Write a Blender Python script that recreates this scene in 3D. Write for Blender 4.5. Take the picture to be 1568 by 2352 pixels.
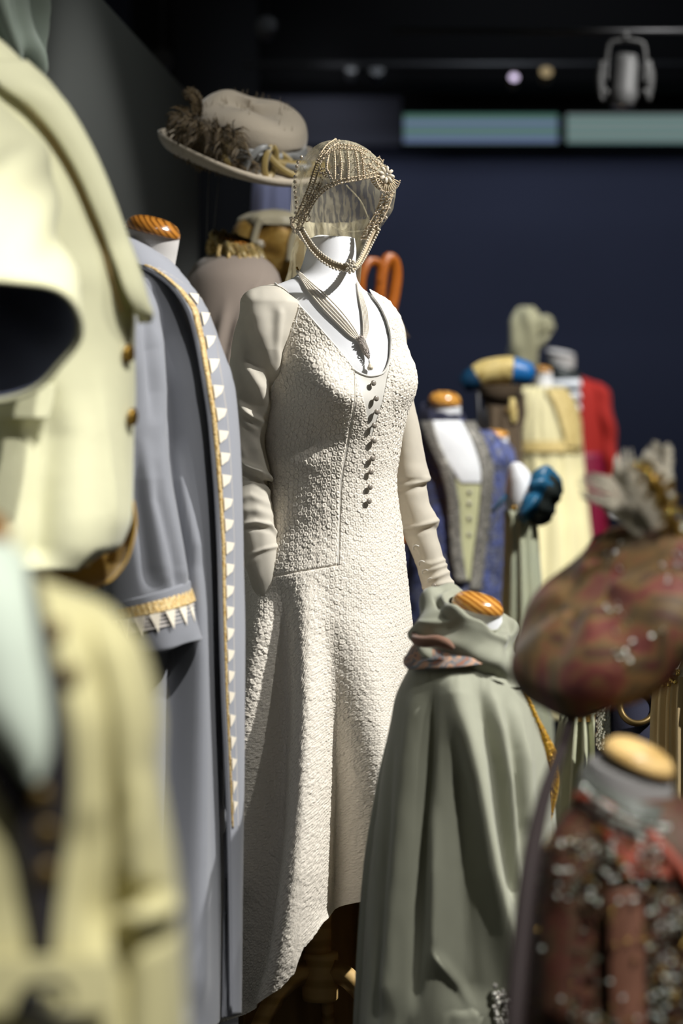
import bpy, math, random
import numpy as np
from mathutils import Vector

SC = bpy.context.scene
COL = SC.collection
for _o in list(bpy.data.objects):
    bpy.data.objects.remove(_o, do_unlink=True)

# ------------------------------------------------------------------ camera
LENS, SENS, WPX, HPX = 85.0, 36.0, 1568, 2352
F = LENS / SENS * HPX            # focal length in pixels of the photograph
CX, CY, ZC = 784.0, 1176.0, 1.25
cd = bpy.data.cameras.new('camera')
cam = bpy.data.objects.new('camera', cd); COL.objects.link(cam)
cam.location = (0, 0, ZC); cam.rotation_euler = (math.pi / 2, 0, 0)
cd.sensor_fit = 'VERTICAL'; cd.sensor_height = SENS; cd.sensor_width = 24.0; cd.lens = LENS
cd.clip_start = 0.05; cd.clip_end = 60
cd.dof.use_dof = True; cd.dof.focus_distance = 4.2; cd.dof.aperture_fstop = 2.2
SC.camera = cam

# ------------------------------------------------------------------ world, lamps, exposure
w = bpy.data.worlds.new('world'); SC.world = w; w.use_nodes = True
w.node_tree.nodes['Background'].inputs[0].default_value = (1.0, 0.97, 0.88, 1)
w.node_tree.nodes['Background'].inputs[1].default_value = 0.1
vs = SC.view_settings
vs.view_transform = 'Standard'; vs.look = 'None'; vs.exposure = 0.0; vs.gamma = 1.0; vs.use_curve_mapping = False

def spot(name, loc, target, watts, deg, blend=0.5, rad=0.035, col=(1, .985, .955)):
    l = bpy.data.lights.new(name, 'SPOT'); l.energy = watts; l.spot_size = math.radians(deg); l.spot_blend = blend
    l.shadow_soft_size = rad; l.color = col
    o = bpy.data.objects.new(name, l); COL.objects.link(o); o.location = loc
    o.rotation_euler = (Vector(target) - Vector(loc)).to_track_quat('-Z', 'Y').to_euler()
    return o
spot('spot_lamp', (2.6, 3.35, 4.0), (-0.02, 4.25, 1.12), 1010, 34)
spot('spot_lamp', (2.2, 2.7, 4.0), (-0.42, 3.7, 1.2), 130, 22)
spot('spot_lamp', (0.95, 0.5, 4.0), (-0.32, 2.35, 1.0), 620, 30)
spot('spot_lamp', (1.65, 2.05, 4.0), (0.42, 2.85, 0.8), 430, 30)
spot('spot_lamp', (1.1, 1.3, 4.0), (-0.47, 3.1, 1.5), 410, 24)  # added light to brighten the upper left cream jacket
spot('spot_lamp', (1.4, 4.6, 4.0), (0.45, 6.4, 1.2), 640, 40)
spot('spot_lamp', (2.2, 5.6, 4.0), (0.75, 7.6, 1.3), 560, 34)
spot('spot_lamp', (1.2, 3.6, 4.0), (-0.3, 5.1, 1.6), 190, 26)  # added light to brighten the feathered hat and the cloak
spot('added_wall_fill', (1.6, 4.4, 4.0), (-0.5, 5.0, 2.0), 45, 70, 1.0, .2, (.95, 1, .95))  # added fill that lifts the left partition evenly, without a fixture
spot('added_wall_fill', (0.6, 7.2, 4.0), (1.0, 10, 1.2), 190, 90, 1.0, .4, (.82, .9, 1))  # added wash that brightens the back wall, no fixture modelled
spot('added_wall_fill', (0.0, 8.65, 2.8), (-0.12, 9.9, 2.86), 9, 50, 1.0, .05, (.9, .94, 1))  # added unseen light below the soffit so the grey bulkhead shows

# ------------------------------------------------------------------ numeric helpers
def W(px, py, D):
    return np.array([(px - CX) * D / F, D, ZC + (CY - py) * D / F])
def proj(P):
    return CX + P[..., 0] * F / P[..., 1], CY - (P[..., 2] - ZC) * F / P[..., 1]
def pchip(xs, ys):
    xs = np.asarray(xs, float); ys = np.asarray(ys, float)
    if len(xs) == 1: return lambda q: np.full(np.shape(q), ys[0])
    h = np.diff(xs); d = np.diff(ys) / h; m = np.zeros(len(xs))
    if len(xs) == 2: m[:] = d[0]
    else:
        for i in range(1, len(xs) - 1):
            if d[i-1] * d[i] > 0:
                w1, w2 = 2*h[i] + h[i-1], h[i] + 2*h[i-1]
                m[i] = (w1 + w2) / (w1 / d[i-1] + w2 / d[i])
        m[0] = d[0]; m[-1] = d[-1]
    def f(q):
        q = np.clip(np.asarray(q, float), xs[0], xs[-1])
        i = np.clip(np.searchsorted(xs, q, side='right') - 1, 0, len(xs) - 2)
        hh = h[i]; t = (q - xs[i]) / hh
        return (ys[i]*(1+2*t)*(1-t)**2 + hh*m[i]*t*(1-t)**2 + ys[i+1]*t*t*(3-2*t) + hh*m[i+1]*t*t*(t-1))
    return f
def sst(a, b, x):
    t = np.clip((x - a) / (b - a), 0, 1); return t*t*(3 - 2*t)
def hsh(i, j, k=0):
    s = np.sin(i*127.1 + j*311.7 + k*74.7) * 43758.5453
    return s - np.floor(s)
def vn(x, y, seed=0):
    x = np.asarray(x, float); y = np.asarray(y, float)
    i, j = np.floor(x), np.floor(y); u, v = x - i, y - j
    u = u*u*(3-2*u); v = v*v*(3-2*v)
    return (hsh(i, j, seed)*(1-u) + hsh(i+1, j, seed)*u)*(1-v) + (hsh(i, j+1, seed)*(1-u) + hsh(i+1, j+1, seed)*u)*v - .5
def ridge(PX, PY, pts, fade=30):
    """fold running down a garment: pts (py, px, half width, height)"""
    a = np.array(sorted(pts), float)
    x = np.interp(PY, a[:, 0], a[:, 1]); wd = np.interp(PY, a[:, 0], a[:, 2]); h = np.interp(PY, a[:, 0], a[:, 3])
    e = sst(a[0, 0] - fade, a[0, 0] + fade, PY) * (1 - sst(a[-1, 0] - fade, a[-1, 0] + fade, PY))
    return h * np.exp(-((PX - x) / wd)**2) * e
def xridge(PX, PY, pts, fade=15):
    """crease running across: pts (px, py, half height, amount)"""
    a = np.array(sorted(pts), float)
    y = np.interp(PX, a[:, 0], a[:, 1]); wd = np.interp(PX, a[:, 0], a[:, 2]); h = np.interp(PX, a[:, 0], a[:, 3])
    e = sst(a[0, 0] - fade, a[0, 0] + fade, PX) * (1 - sst(a[-1, 0] - fade, a[-1, 0] + fade, PX))
    return h * np.exp(-((PY - y) / wd)**2) * e

# ------------------------------------------------------------------ objects
def tag(o, label, cat, group=None):
    o['label'] = label; o['category'] = cat
    if group: o['group'] = group
    return o
def thing(name, label, cat, loc, group=None):
    o = bpy.data.objects.new(name, None); COL.objects.link(o); o.location = loc; o.empty_display_size = .1
    return tag(o, label, cat, group)
def mesh(name, verts, faces, mat, parent=None, smooth=True, solid=0, origin=None, kind=None, bevel=0, label=None):
    V = np.asarray(verts, float).reshape(-1, 3)
    loc = np.array(parent_loc(parent)) if parent is not None else (np.array(origin, float) if origin is not None else None)
    if loc is None:
        loc = np.array([(V[:, 0].min()+V[:, 0].max())/2, (V[:, 1].min()+V[:, 1].max())/2, V[:, 2].min()])
    V = V - loc
    me = bpy.data.meshes.new(name)
    if isinstance(faces, np.ndarray):
        k = faces.shape[1]; n = len(faces)
        me.vertices.add(len(V)); me.vertices.foreach_set('co', V.astype(np.float32).ravel())
        me.loops.add(n*k); me.loops.foreach_set('vertex_index', faces.astype(np.int32).ravel())
        me.polygons.add(n); me.polygons.foreach_set('loop_start', np.arange(0, n*k, k, dtype=np.int32))
        me.update(calc_edges=True); me.validate()
    else:
        me.from_pydata([tuple(v) for v in V], [], [tuple(int(i) for i in f) for f in faces]); me.update()
    if smooth: me.polygons.foreach_set('use_smooth', np.ones(len(me.polygons), dtype=bool))
    me.materials.append(mat)
    o = bpy.data.objects.new(name, me); COL.objects.link(o)
    if parent is not None: o.parent = parent
    else: o.location = loc
    if solid:
        md = o.modifiers.new('thickness', 'SOLIDIFY'); md.thickness = solid; md.offset = -1
    if bevel:
        md = o.modifiers.new('edges', 'BEVEL'); md.width = bevel; md.segments = 2; md.limit_method = 'ANGLE'
    if kind: o['kind'] = kind
    if label: o['label'] = label
    return o
def parent_loc(p):
    l = Vector((0, 0, 0))
    while p is not None:
        l += p.location; p = p.parent
    return l
def join(parts):
    """merge (verts, faces-array) pairs of equal face size"""
    vs_, fs_, n = [], [], 0
    for v, f in parts:
        vs_.append(np.asarray(v, float).reshape(-1, 3)); fs_.append(np.asarray(f) + n); n += len(vs_[-1])
    return np.vstack(vs_), np.vstack(fs_)
def gridfaces(nr, nc, wrap=True):
    c = nc if wrap else nc - 1
    i, j = np.meshgrid(np.arange(nr - 1), np.arange(c), indexing='ij')
    a = i*nc + j; b = i*nc + (j+1) % nc
    return np.stack([a, b, b + nc, a + nc], -1).reshape(-1, 4)
def gnormals(P, wrap=True):
    if wrap: du = np.roll(P, -1, 1) - np.roll(P, 1, 1)
    else: du = np.gradient(P, axis=1)
    dv = np.gradient(P, axis=0)
    n = np.cross(du, dv); l = np.linalg.norm(n, axis=-1, keepdims=True)
    return n / np.maximum(l, 1e-9)
def gridmesh(P, wrap=True, cap0=False, cap1=False):
    nr, nc = P.shape[:2]; V = P.reshape(-1, 3); Fq = gridfaces(nr, nc, wrap)
    ext = []
    if cap0:
        V = np.vstack([V, P[0].mean(0)]); k = len(V)-1
        ext += [[(j+1) % nc, j, k, k] for j in range(nc)]
    if cap1:
        V = np.vstack([V, P[-1].mean(0)]); k = len(V)-1; b = (nr-1)*nc
        ext += [[b+j, b+(j+1) % nc, k, k] for j in range(nc)]
    if not ext: return V, Fq
    return V, [list(f) for f in Fq] + [e[:3] for e in ext]

class Loft:
    """body whose cross-sections are ellipses; rows (py, x left, x right, front depth, back depth[, dy])"""
    def __init__(s, D, rows, n=2.0):
        r = sorted(rows); v = [q[0] for q in r]; s.D, s.n = D, n; s.v0, s.v1 = v[0], v[-1]; k = D / F
        s.xc = pchip(v, [((q[1]+q[2])/2 - CX)*k for q in r]); s.hw = pchip(v, [(q[2]-q[1])/2*k for q in r])
        s.bf = pchip(v, [q[3] for q in r]); s.bb = pchip(v, [q[4] for q in r])
        s.dy = pchip(v, [q[5] if len(q) > 5 else 0 for q in r])
    def point(s, V, T):
        e = 2/s.n; c, q = np.cos(T), np.sin(T)
        x = s.xc(V) + s.hw(V)*np.sign(c)*np.abs(c)**e
        y = s.D + s.dy(V) - np.where(q > 0, s.bf(V), s.bb(V))*np.sign(q)*np.abs(q)**e
        return np.stack([x, y, ZC + (CY - V)*s.D/F], -1)
    def grid(s, nv, nt, v0=None, v1=None, disp=None, vb=None, T=None, wrap=True, vtop=None):
        v0 = s.v0 if v0 is None else v0; v1 = s.v1 if v1 is None else v1
        if T is None: T = np.linspace(0, 2*np.pi, nt, endpoint=False)
        t = np.linspace(0, 1, nv)[:, None]; TT = np.broadcast_to(T[None, :], (nv, len(T)))
        lo = np.broadcast_to((vb(T) if vb is not None else np.full(len(T), v1))[None, :], TT.shape)
        hi = np.broadcast_to((vtop(T) if vtop is not None else np.full(len(T), v0))[None, :], TT.shape)
        V = hi + (lo - hi)*t; P = s.point(V, TT)
        if disp is not None:
            N = gnormals(P, wrap); PX, PY = proj(P)
            P = P + N*np.asarray(disp(PX, PY, TT, V, P))[..., None]
        return P
    def S(s, px, py, off=0.0):
        px = np.asarray(px, float); py = np.asarray(py, float)
        def at(px, py):
            d = np.full(np.broadcast(px, py).shape, s.D)
            for _ in range(10):
                x = (px-CX)*d/F; z = ZC + (CY-py)*d/F; v = CY - (z-ZC)*F/s.D
                u = np.clip((x - s.xc(v))/np.maximum(s.hw(v), 1e-4), -.995, .995)
                d = s.D + s.dy(v) - s.bf(v)*(1-np.abs(u)**s.n)**(1/s.n)
            return np.stack([(px-CX)*d/F, d, ZC + (CY-py)*d/F], -1)
        p = at(px, py)
        a = at(px+1.5, py) - at(px-1.5, py); b = at(px, py+1.5) - at(px, py-1.5)
        n = np.cross(b, a); n /= np.maximum(np.linalg.norm(n, axis=-1, keepdims=True), 1e-9)
        n = np.where(n[..., 1:2] > 0, -n, n)
        return p + n*np.asarray(off)[..., None] if np.ndim(off) else p + n*off, n

def rings(rs, nt=32, sub=6, disp=None, ph=0.0):
    """surface through rings (L, R, depth, D, dip): L,R pixel ends, depth metres, dip lowers the near side"""
    C, A, B = [], [], []
    for r in rs:
        (L, R, b, D) = r[:4]; dip = r[4] if len(r) > 4 else 0
        l, q = W(L[0], L[1], D), W(R[0], R[1], D)
        C.append((l+q)/2); A.append((q-l)/2); B.append([0, -b, -dip])
    t = np.arange(len(rs)); tt = np.linspace(0, len(rs)-1, (len(rs)-1)*sub + 1)
    g = lambda M: np.stack([pchip(t, np.array(M)[:, i])(tt) for i in range(3)], -1)
    C, A, B = g(C), g(A), g(B); T = np.linspace(0, 2*np.pi, nt, endpoint=False) + ph
    P = C[:, None] + A[:, None]*np.cos(T)[None, :, None] + B[:, None]*np.sin(T)[None, :, None]
    if disp is not None:
        N = gnormals(P); PX, PY = proj(P)
        P = P + N*np.asarray(disp(PX, PY, np.broadcast_to(T[None], P.shape[:2]), np.broadcast_to(tt[:, None], P.shape[:2])))[..., None]
    return P
def resample(pts, n):
    pts = np.asarray(pts, float); d = np.r_[0, np.cumsum(np.linalg.norm(np.diff(pts, axis=0), axis=1))]
    q = np.linspace(0, d[-1], n)
    return np.stack([pchip(d + np.arange(len(d))*1e-9, pts[:, i])(q) for i in range(pts.shape[1])], -1)
def tube(path, r, nt=8, n=None, flat=1.0, up=None, caps=True):
    """swept tube along 3D points; r number or list"""
    path = np.asarray(path, float); r = np.broadcast_to(np.asarray(r, float), (len(path),)).copy()
    if n:
        q = resample(np.c_[path, r], n); path, r = q[:, :3], q[:, 3]
    t = np.gradient(path, axis=0); t /= np.maximum(np.linalg.norm(t, axis=1, keepdims=True), 1e-9)
    u = np.array([0, 1.0, 0]) if up is None else np.asarray(up, float)
    P = []
    for i in range(len(path)):
        b = np.cross(t[i], u)
        if np.linalg.norm(b) < 1e-4: b = np.cross(t[i], [1, 0, .01])
        b /= np.linalg.norm(b); c = np.cross(b, t[i])
        a = np.linspace(0, 2*np.pi, nt, endpoint=False)
        P.append(path[i] + r[i]*(np.cos(a)[:, None]*b + flat*np.sin(a)[:, None]*c))
    P = np.array(P)
    if caps: P = np.concatenate([np.repeat(path[:1, None], nt, 1), P, np.repeat(path[-1:, None], nt, 1)], 0)
    return P.reshape(-1, 3), gridfaces(P.shape[0], nt)
_ico = None
def beads(points, r, squash=None):
    """many small round beads as one mesh"""
    global _ico
    if _ico is None:
        a = np.linspace(0, 2*np.pi, 8, endpoint=False); el = np.linspace(-np.pi/2, np.pi/2, 6)
        P = np.stack([np.cos(el)[:, None]*np.cos(a), np.cos(el)[:, None]*np.sin(a), np.sin(el)[:, None] + 0*a], -1)
        _ico = (P.reshape(-1, 3), gridfaces(6, 8))
    v, f = _ico; pts = np.asarray(points, float).reshape(-1, 3); n = len(pts)
    r = np.broadcast_to(np.asarray(r, float), (n,))
    V = pts[:, None] + v[None]*r[:, None, None]
    Fq = f[None] + (np.arange(n)*len(v))[:, None, None]
    return V.reshape(-1, 3), Fq.reshape(-1, 4)
def sequins(points, normals, r, seed=1, tilt=.3):
    """flat round spangles, each tipped its own way"""
    g = np.random.default_rng(seed); pts = np.asarray(points, float).reshape(-1, 3); n = len(pts)
    N = np.broadcast_to(np.asarray(normals, float), (n, 3)) + g.normal(0, tilt, (n, 3)); N /= np.linalg.norm(N, axis=1, keepdims=True)
    A = np.cross(N, [.3, .2, .9]); A /= np.linalg.norm(A, axis=1, keepdims=True); B = np.cross(N, A); r = np.broadcast_to(np.asarray(r, float), (n,))
    a = np.linspace(0, 2*np.pi, 8, endpoint=False)
    ring = pts[:, None] + r[:, None, None]*(np.cos(a)[None, :, None]*A[:, None] + np.sin(a)[None, :, None]*B[:, None])
    V = np.concatenate([ring - .0003*N[:, None], ring + .0003*N[:, None]], 1).reshape(-1, 3)
    f = [[(k+1) % 8, k, 8+k, 8+(k+1) % 8] for k in range(8)] + [[8, 9, 10, 11], [8, 11, 12, 15], [12, 13, 14, 15], [3, 2, 1, 0], [7, 4, 3, 0], [7, 6, 5, 4]]
    return V, (np.array(f)[None] + (np.arange(n)*16)[:, None, None]).reshape(-1, 4)
def box(c, sx, sy, sz):
    x, y, z = c; q = [(x+i*sx/2, y+j*sy/2, z+k*sz/2) for k in (-1, 1) for j in (-1, 1) for i in (-1, 1)]
    return np.array(q), np.array([[0, 2, 3, 1], [4, 5, 7, 6], [0, 1, 5, 4], [2, 6, 7, 3], [0, 4, 6, 2], [1, 3, 7, 5]])
def lathe(profile, n=32, c=(0, 0, 0), M=None):
    """profile (r, h) turned about local z; M optional 3x3"""
    p = np.asarray(profile, float); a = np.linspace(0, 2*np.pi, n, endpoint=False)
    P = np.stack([p[:, :1]*np.cos(a), p[:, :1]*np.sin(a), p[:, 1:2] + 0*a], -1)
    if M is not None: P = P @ np.asarray(M).T
    return P + np.asarray(c), gridfaces(len(p), n)
def rot(ax, deg):
    a = math.radians(deg); c, s = math.cos(a), math.sin(a)
    return np.array({'x': [[1, 0, 0], [0, c, -s], [0, s, c]], 'y': [[c, 0, s], [0, 1, 0], [-s, 0, c]], 'z': [[c, -s, 0], [s, c, 0], [0, 0, 1]]}[ax])
def patch(L, rows, nv, nu, off=0.004, disp=None):
    """piece of cloth lying on the near side of loft L; rows (py, x left, x right)"""
    r = np.array(sorted(rows), float); y = np.linspace(r[0, 0], r[-1, 0], nv)
    a, b = pchip(r[:, 0], r[:, 1])(y), pchip(r[:, 0], r[:, 2])(y); u = np.linspace(0, 1, nu)
    PX = a[:, None] + (b - a)[:, None]*u; PY = np.broadcast_to(y[:, None], PX.shape)
    o = np.full(PX.shape, off)
    if disp is not None: o = o + disp(PX, PY, np.broadcast_to(u, PX.shape))
    P, N = L.S(PX, PY, o)
    return P
def spath(L, pts, n, off=0.0):
    q = resample(np.array(pts, float), n); P, N = L.S(q[:, 0], q[:, 1], off); return P, N
def inpoly(PX, PY, poly):
    c = np.zeros(PX.shape, bool); n = len(poly)
    for i in range(n):
        (x1, y1), (x2, y2) = poly[i], poly[(i+1) % n]
        if y1 == y2: continue
        c ^= ((y1 > PY) != (y2 > PY)) & (PX < (x2-x1)*(PY-y1)/(y2-y1) + x1)
    return c
# ------------------------------------------------------------------ materials
def lin(c):
    return tuple(((v/255)/12.92 if v/255 <= .04045 else ((v/255+.055)/1.055)**2.4) for v in c) + (1,)
class NT:
    def __init__(s, name):
        s.m = bpy.data.materials.new(name); s.m.use_nodes = True; s.t = s.m.node_tree
        s.b = s.t.nodes['Principled BSDF']; s.out = s.t.nodes['Material Output']
        s.co = s.t.nodes.new('ShaderNodeTexCoord')
    def n(s, typ, ins=None, **kw):
        x = s.t.nodes.new(typ)
        for k, v in kw.items(): setattr(x, k, v)
        for k, v in (ins or {}).items():
            if isinstance(v, bpy.types.NodeSocket): s.t.links.new(v, x.inputs[k])
            else: x.inputs[k].default_value = v
        return x
    def set(s, **kw):
        for k, v in kw.items():
            k = k.replace('_', ' ')
            if isinstance(v, bpy.types.NodeSocket): s.t.links.new(v, s.b.inputs[k])
            else: s.b.inputs[k].default_value = v
    def mapped(s, scale=(1, 1, 1), rotv=(0, 0, 0)):
        return s.n('ShaderNodeMapping', {'Vector': s.co.outputs['Object'], 'Scale': scale, 'Rotation': rotv}).outputs[0]
    def noise(s, scale, detail=3, vec=None, rough=.5, dist=0):
        return s.n('ShaderNodeTexNoise', {'Vector': vec or s.co.outputs['Object'], 'Scale': scale, 'Detail': detail, 'Roughness': rough, 'Distortion': dist})
    def mix(s, fac, a, b):
        x = s.n('ShaderNodeMix', data_type='RGBA')
        for i, v in ((0, fac), (6, a), (7, b)):
            if isinstance(v, bpy.types.NodeSocket): s.t.links.new(v, x.inputs[i])
            else: x.inputs[i].default_value = v
        return x.outputs[2]
    def ramp(s, fac, stops):
        r = s.n('ShaderNodeValToRGB', {'Fac': fac}); e = r.color_ramp.elements
        while len(e) < len(stops): e.new(.5)
        for k, (p, c) in zip(e, stops): k.position = p; k.color = c
        return r.outputs[0]
    def bump(s, h, strength=.3, dist=.002):
        x = s.n('ShaderNodeBump', {'Height': h, 'Strength': strength, 'Distance': dist}); s.t.links.new(x.outputs[0], s.b.inputs['Normal']); return x
def fabric(name, c, rough=.85, sheen=.25, weave=900, bump=.25, var=.12, wrinkle=0):
    m = NT(name); c0 = lin(c); c1 = tuple(v*(1-var) for v in c0[:3]) + (1,)
    nz = m.noise(14, 4)
    m.set(Base_Color=m.mix(nz.outputs[0], c1, c0), Roughness=rough, Sheen_Weight=sheen if sum(c) > 240 else sheen*.2, Sheen_Roughness=.4)
    h = m.noise(weave, 2).outputs[0]
    if wrinkle:
        h = m.n('ShaderNodeMath', {0: h, 1: m.n('ShaderNodeMath', {0: m.noise(wrinkle, 4).outputs[0], 1: 4.0}, operation='MULTIPLY').outputs[0]}, operation='ADD').outputs[0]
    m.bump(h, bump, .0015)
    return m.m
def brocade(name, cols, scale=60, rough=.6, metal=0, bump=.4, sheen=.1):
    """woven pattern: patches of the given colours"""
    m = NT(name); nz = m.noise(scale, 3, dist=1.2)
    st = [(0.32 + .36*i/max(1, len(cols)-1), lin(c)) for i, c in enumerate(cols)]
    m.set(Base_Color=m.ramp(nz.outputs[0], st), Roughness=rough, Metallic=metal, Sheen_Weight=sheen)
    m.bump(nz.outputs[0], bump, .003); return m.m
def satin(name, c, rough=.35, c2=None, scale=8):
    m = NT(name); nz = m.noise(scale, 3)
    m.set(Base_Color=m.mix(nz.outputs[0], lin(c2 or tuple(v*.85 for v in c)), lin(c)), Roughness=rough, Sheen_Weight=.2 if sum(c) > 330 else 0)
    m.bump(m.noise(700, 2).outputs[0], .1, .001); return m.m
def gloss(name, c, rough=.2, metal=0.0, coat=0.0, bumpscale=0):
    m = NT(name); nz = m.noise(120, 2)
    m.set(Base_Color=m.mix(nz.outputs[0], lin(tuple(v*.85 for v in c)), lin(c)), Roughness=rough, Metallic=metal, Coat_Weight=coat)
    if bumpscale: m.bump(m.noise(bumpscale, 2).outputs[0], .5, .002)
    return m.m
def woodmat(name, dark, light, scale=28, rotv=(0.3, .6, .3), rough=.22, coat=.6, dist=1.6):
    m = NT(name)
    wv = m.n('ShaderNodeTexWave', {'Vector': m.mapped((1, 1, 1), rotv), 'Scale': scale, 'Distortion': dist, 'Detail': 2, 'Detail Scale': .8}, wave_type='BANDS', bands_direction='X')
    m.set(Base_Color=m.ramp(wv.outputs['Fac'], [(.1, lin(dark)), (.55, lin(light))]), Roughness=rough, Coat_Weight=coat, Coat_Roughness=.12)
    return m.m
def sheer(name, c, alpha, rough=.7, weave=0, transl=.35):
    """thin see-through cloth: diffuse + translucent, partly transparent"""
    m = NT(name); t = m.t
    nz = m.noise(25, 3)
    col = m.mix(nz.outputs[0], lin(tuple(v*.92 for v in c)), lin(c))
    d = m.n('ShaderNodeBsdfDiffuse', {'Color': col}); tr = m.n('ShaderNodeBsdfTranslucent', {'Color': col})
    mx = m.n('ShaderNodeMixShader', {0: transl, 1: d.outputs[0], 2: tr.outputs[0]})
    tp = m.n('ShaderNodeBsdfTransparent')
    fac = alpha
    if weave:
        v = m.n('ShaderNodeTexWave', {'Vector': m.mapped((1, 1, .25), (0, .5, 0)), 'Scale': weave, 'Distortion': 9, 'Detail': 4, 'Detail Scale': 3.0}, wave_type='BANDS')
        fac = m.n('ShaderNodeMapRange', {0: v.outputs['Fac'], 1: .2, 2: .8, 3: alpha*.65, 4: min(1, alpha*1.35)}).outputs[0]
    m2 = m.n('ShaderNodeMixShader', {0: fac, 1: tp.outputs[0], 2: mx.outputs[0]})
    t.links.new(m2.outputs[0], m.out.inputs[0]); t.nodes.remove(m.b)
    return m.m
def paint(name, c, rough=.9, var=.1, spec=.3):
    m = NT(name); nz = m.noise(1.5, 4)
    m.set(Base_Color=m.mix(nz.outputs[0], lin(tuple(v*(1-var) for v in c)), lin(c)), Roughness=rough)
    m.b.inputs['Specular IOR Level'].default_value = spec
    m.bump(m.noise(220, 2).outputs[0], .08, .001); return m.m
M = {}
M['wall_navy'] = paint('navy wall paint', (66, 70, 92))
M['wall_dark'] = paint('charcoal wall paint', (112, 115, 112))
M['black'] = paint('black paint', (15, 15, 17))
M['bulkhead'] = paint('grey bulkhead paint', (116, 118, 134))
M['floor'] = paint('dark floor', (48, 46, 46), .6)
M['white'] = paint('white form cloth', (236, 237, 240), .75, .03)
M['greyform'] = paint('grey white form cloth', (196, 192, 188), .8, .05)
M['wood'] = woodmat('varnished pine', (112, 68, 22), (176, 116, 46), 46)
M['wood2'] = woodmat('varnished pine cap', (160, 94, 28), (222, 160, 76), 40, (.2, .9, .1))
M['wooddull'] = woodmat('pale beech', (196, 160, 96), (222, 186, 122), 10, (0, 1.5, 0), .5, .1, 3)
M['gold'] = gloss('old gold', (176, 138, 62), .35, .8)
M['pearl'] = gloss('pearl', (226, 214, 192), .18, 0, .8)
M['silver'] = gloss('silver paste stones', (150, 140, 132), .22, .9, 0, 2500)
M['crystal'] = gloss('glass beads', (214, 210, 200), .12, .35, 1)

M['smoky'] = gloss('smoky crystal', (176, 166, 152), .15, .3, 1)
M['darkform'] = paint('grey form cloth', (132, 130, 128), .85, .05)
# ------------------------------------------------------------------ the room
FLOOR, PLINTH = -0.35, 0.2
def struct(name, v, f, mat, parent=None, **k):
    o = mesh(name, v, f, mat, parent, smooth=False, **k)
    if parent is None: o['kind'] = 'structure'
    return o
def pbox(x0, x1, y0, y1, D0, D1):
    """box from pixel rectangle measured at its near face D0"""
    a, b = W(x0, y1, D0), W(x1, y0, D0)
    return box(((a[0]+b[0])/2, (D0+D1)/2, (a[2]+b[2])/2), b[0]-a[0], D1-D0, b[2]-a[2])
struct('floor', *box((0.6, 4.5, FLOOR-.05), 9, 12, .1), M['floor'])
struct('ceiling', *box((0.6, 4.5, 4.25), 9, 12, .1), M['black'])
wb = struct('wall_back', *box((0.6, 10.1, 1.92), 9, .2, 4.55), M['wall_navy'])
struct('wall_right', *box((3.6, 5.0, 1.92), .15, 10, 4.55), M['wall_dark'])
struct('trim_1', *pbox(300, 2200, -620, 178, 9.45, 9.98), M['black'])
bk = struct('wall_bulkhead', *pbox(560, 922, 180, 331, 9.88, 9.99), M['bulkhead'])
struct('trim_2', *pbox(922, 2200, 180, 255, 9.85, 9.99), M['black'])
# partition standing on the left: a long thin panel receding to the right
dirv = np.array([.0944, 1.0]); dirv /= np.linalg.norm(dirv); far = np.array([-.384, 6.5])
near = far - dirv*7.2; nrm = np.array([-dirv[1], dirv[0]])*.09
zt = 2.345
q = [near, far, far + nrm, near + nrm]
V = np.array([[p[0], p[1], z] for z in (FLOOR, zt) for p in q])
struct('wall_left', V, np.array([[0, 1, 2, 3], [7, 6, 5, 4], [0, 4, 5, 1], [1, 5, 6, 2], [2, 6, 7, 3], [3, 7, 4, 0]]), M['wall_dark'])
struct('wall_column', *box(((W(400, 0, 9.1)[0]+W(588, 0, 9.1)[0])/2, 9.25, 1.92), W(588, 0, 9.1)[0]-W(400, 0, 9.1)[0], .3, 4.55), M['black'])
struct('floor_platform', *box((.9, 6.4, (FLOOR+PLINTH)/2), 4.6, 4.72, PLINTH-FLOOR), M['black'])
struct('floor_platform', *box((-.47, 3.28, (FLOOR+PLINTH)/2), .9, 1.5, PLINTH-FLOOR), M['black'])
# lit clerestory windows
def litmat(name, cols):
    m = NT(name); t = m.t
    g = m.n('ShaderNodeTexWave', {'Vector': m.mapped((.35, 1, 3.2)), 'Scale': 1.6, 'Distortion': 1.2, 'Detail': 1, 'Phase Offset': cols[3]}, wave_type='RINGS')
    c = m.ramp(g.outputs['Fac'], [(0, lin(cols[0])), (.5, lin(cols[1])), (1, lin(cols[2]))])
    e = m.n('ShaderNodeEmission', {'Color': c, 'Strength': .62}); t.links.new(e.outputs[0], m.out.inputs[0]); t.nodes.remove(m.b)
    return m.m
for k, (x0, x1, cols) in enumerate([(925, 1284, ((88, 132, 120), (124, 150, 142), (112, 126, 176), 1.0)), (1299, 1700, ((110, 146, 142), (150, 158, 156), (120, 152, 150), 2.2))]):
    wv = struct('window_%d' % (k+1), *pbox(x0, x1, 258, 330, 9.93, 9.97), litmat('lit frosted glass', cols))
    fr = [pbox(x0-7, x1+7, 254, 260, 9.9, 9.99), pbox(x0-7, x1+7, 328, 336, 9.9, 9.99), pbox(x0-8, x0+2, 254, 336, 9.9, 9.99), pbox(x1-2, x1+8, 254, 336, 9.9, 9.99)]
    struct('window_frame', *join(fr), M['black'], wv)

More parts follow.
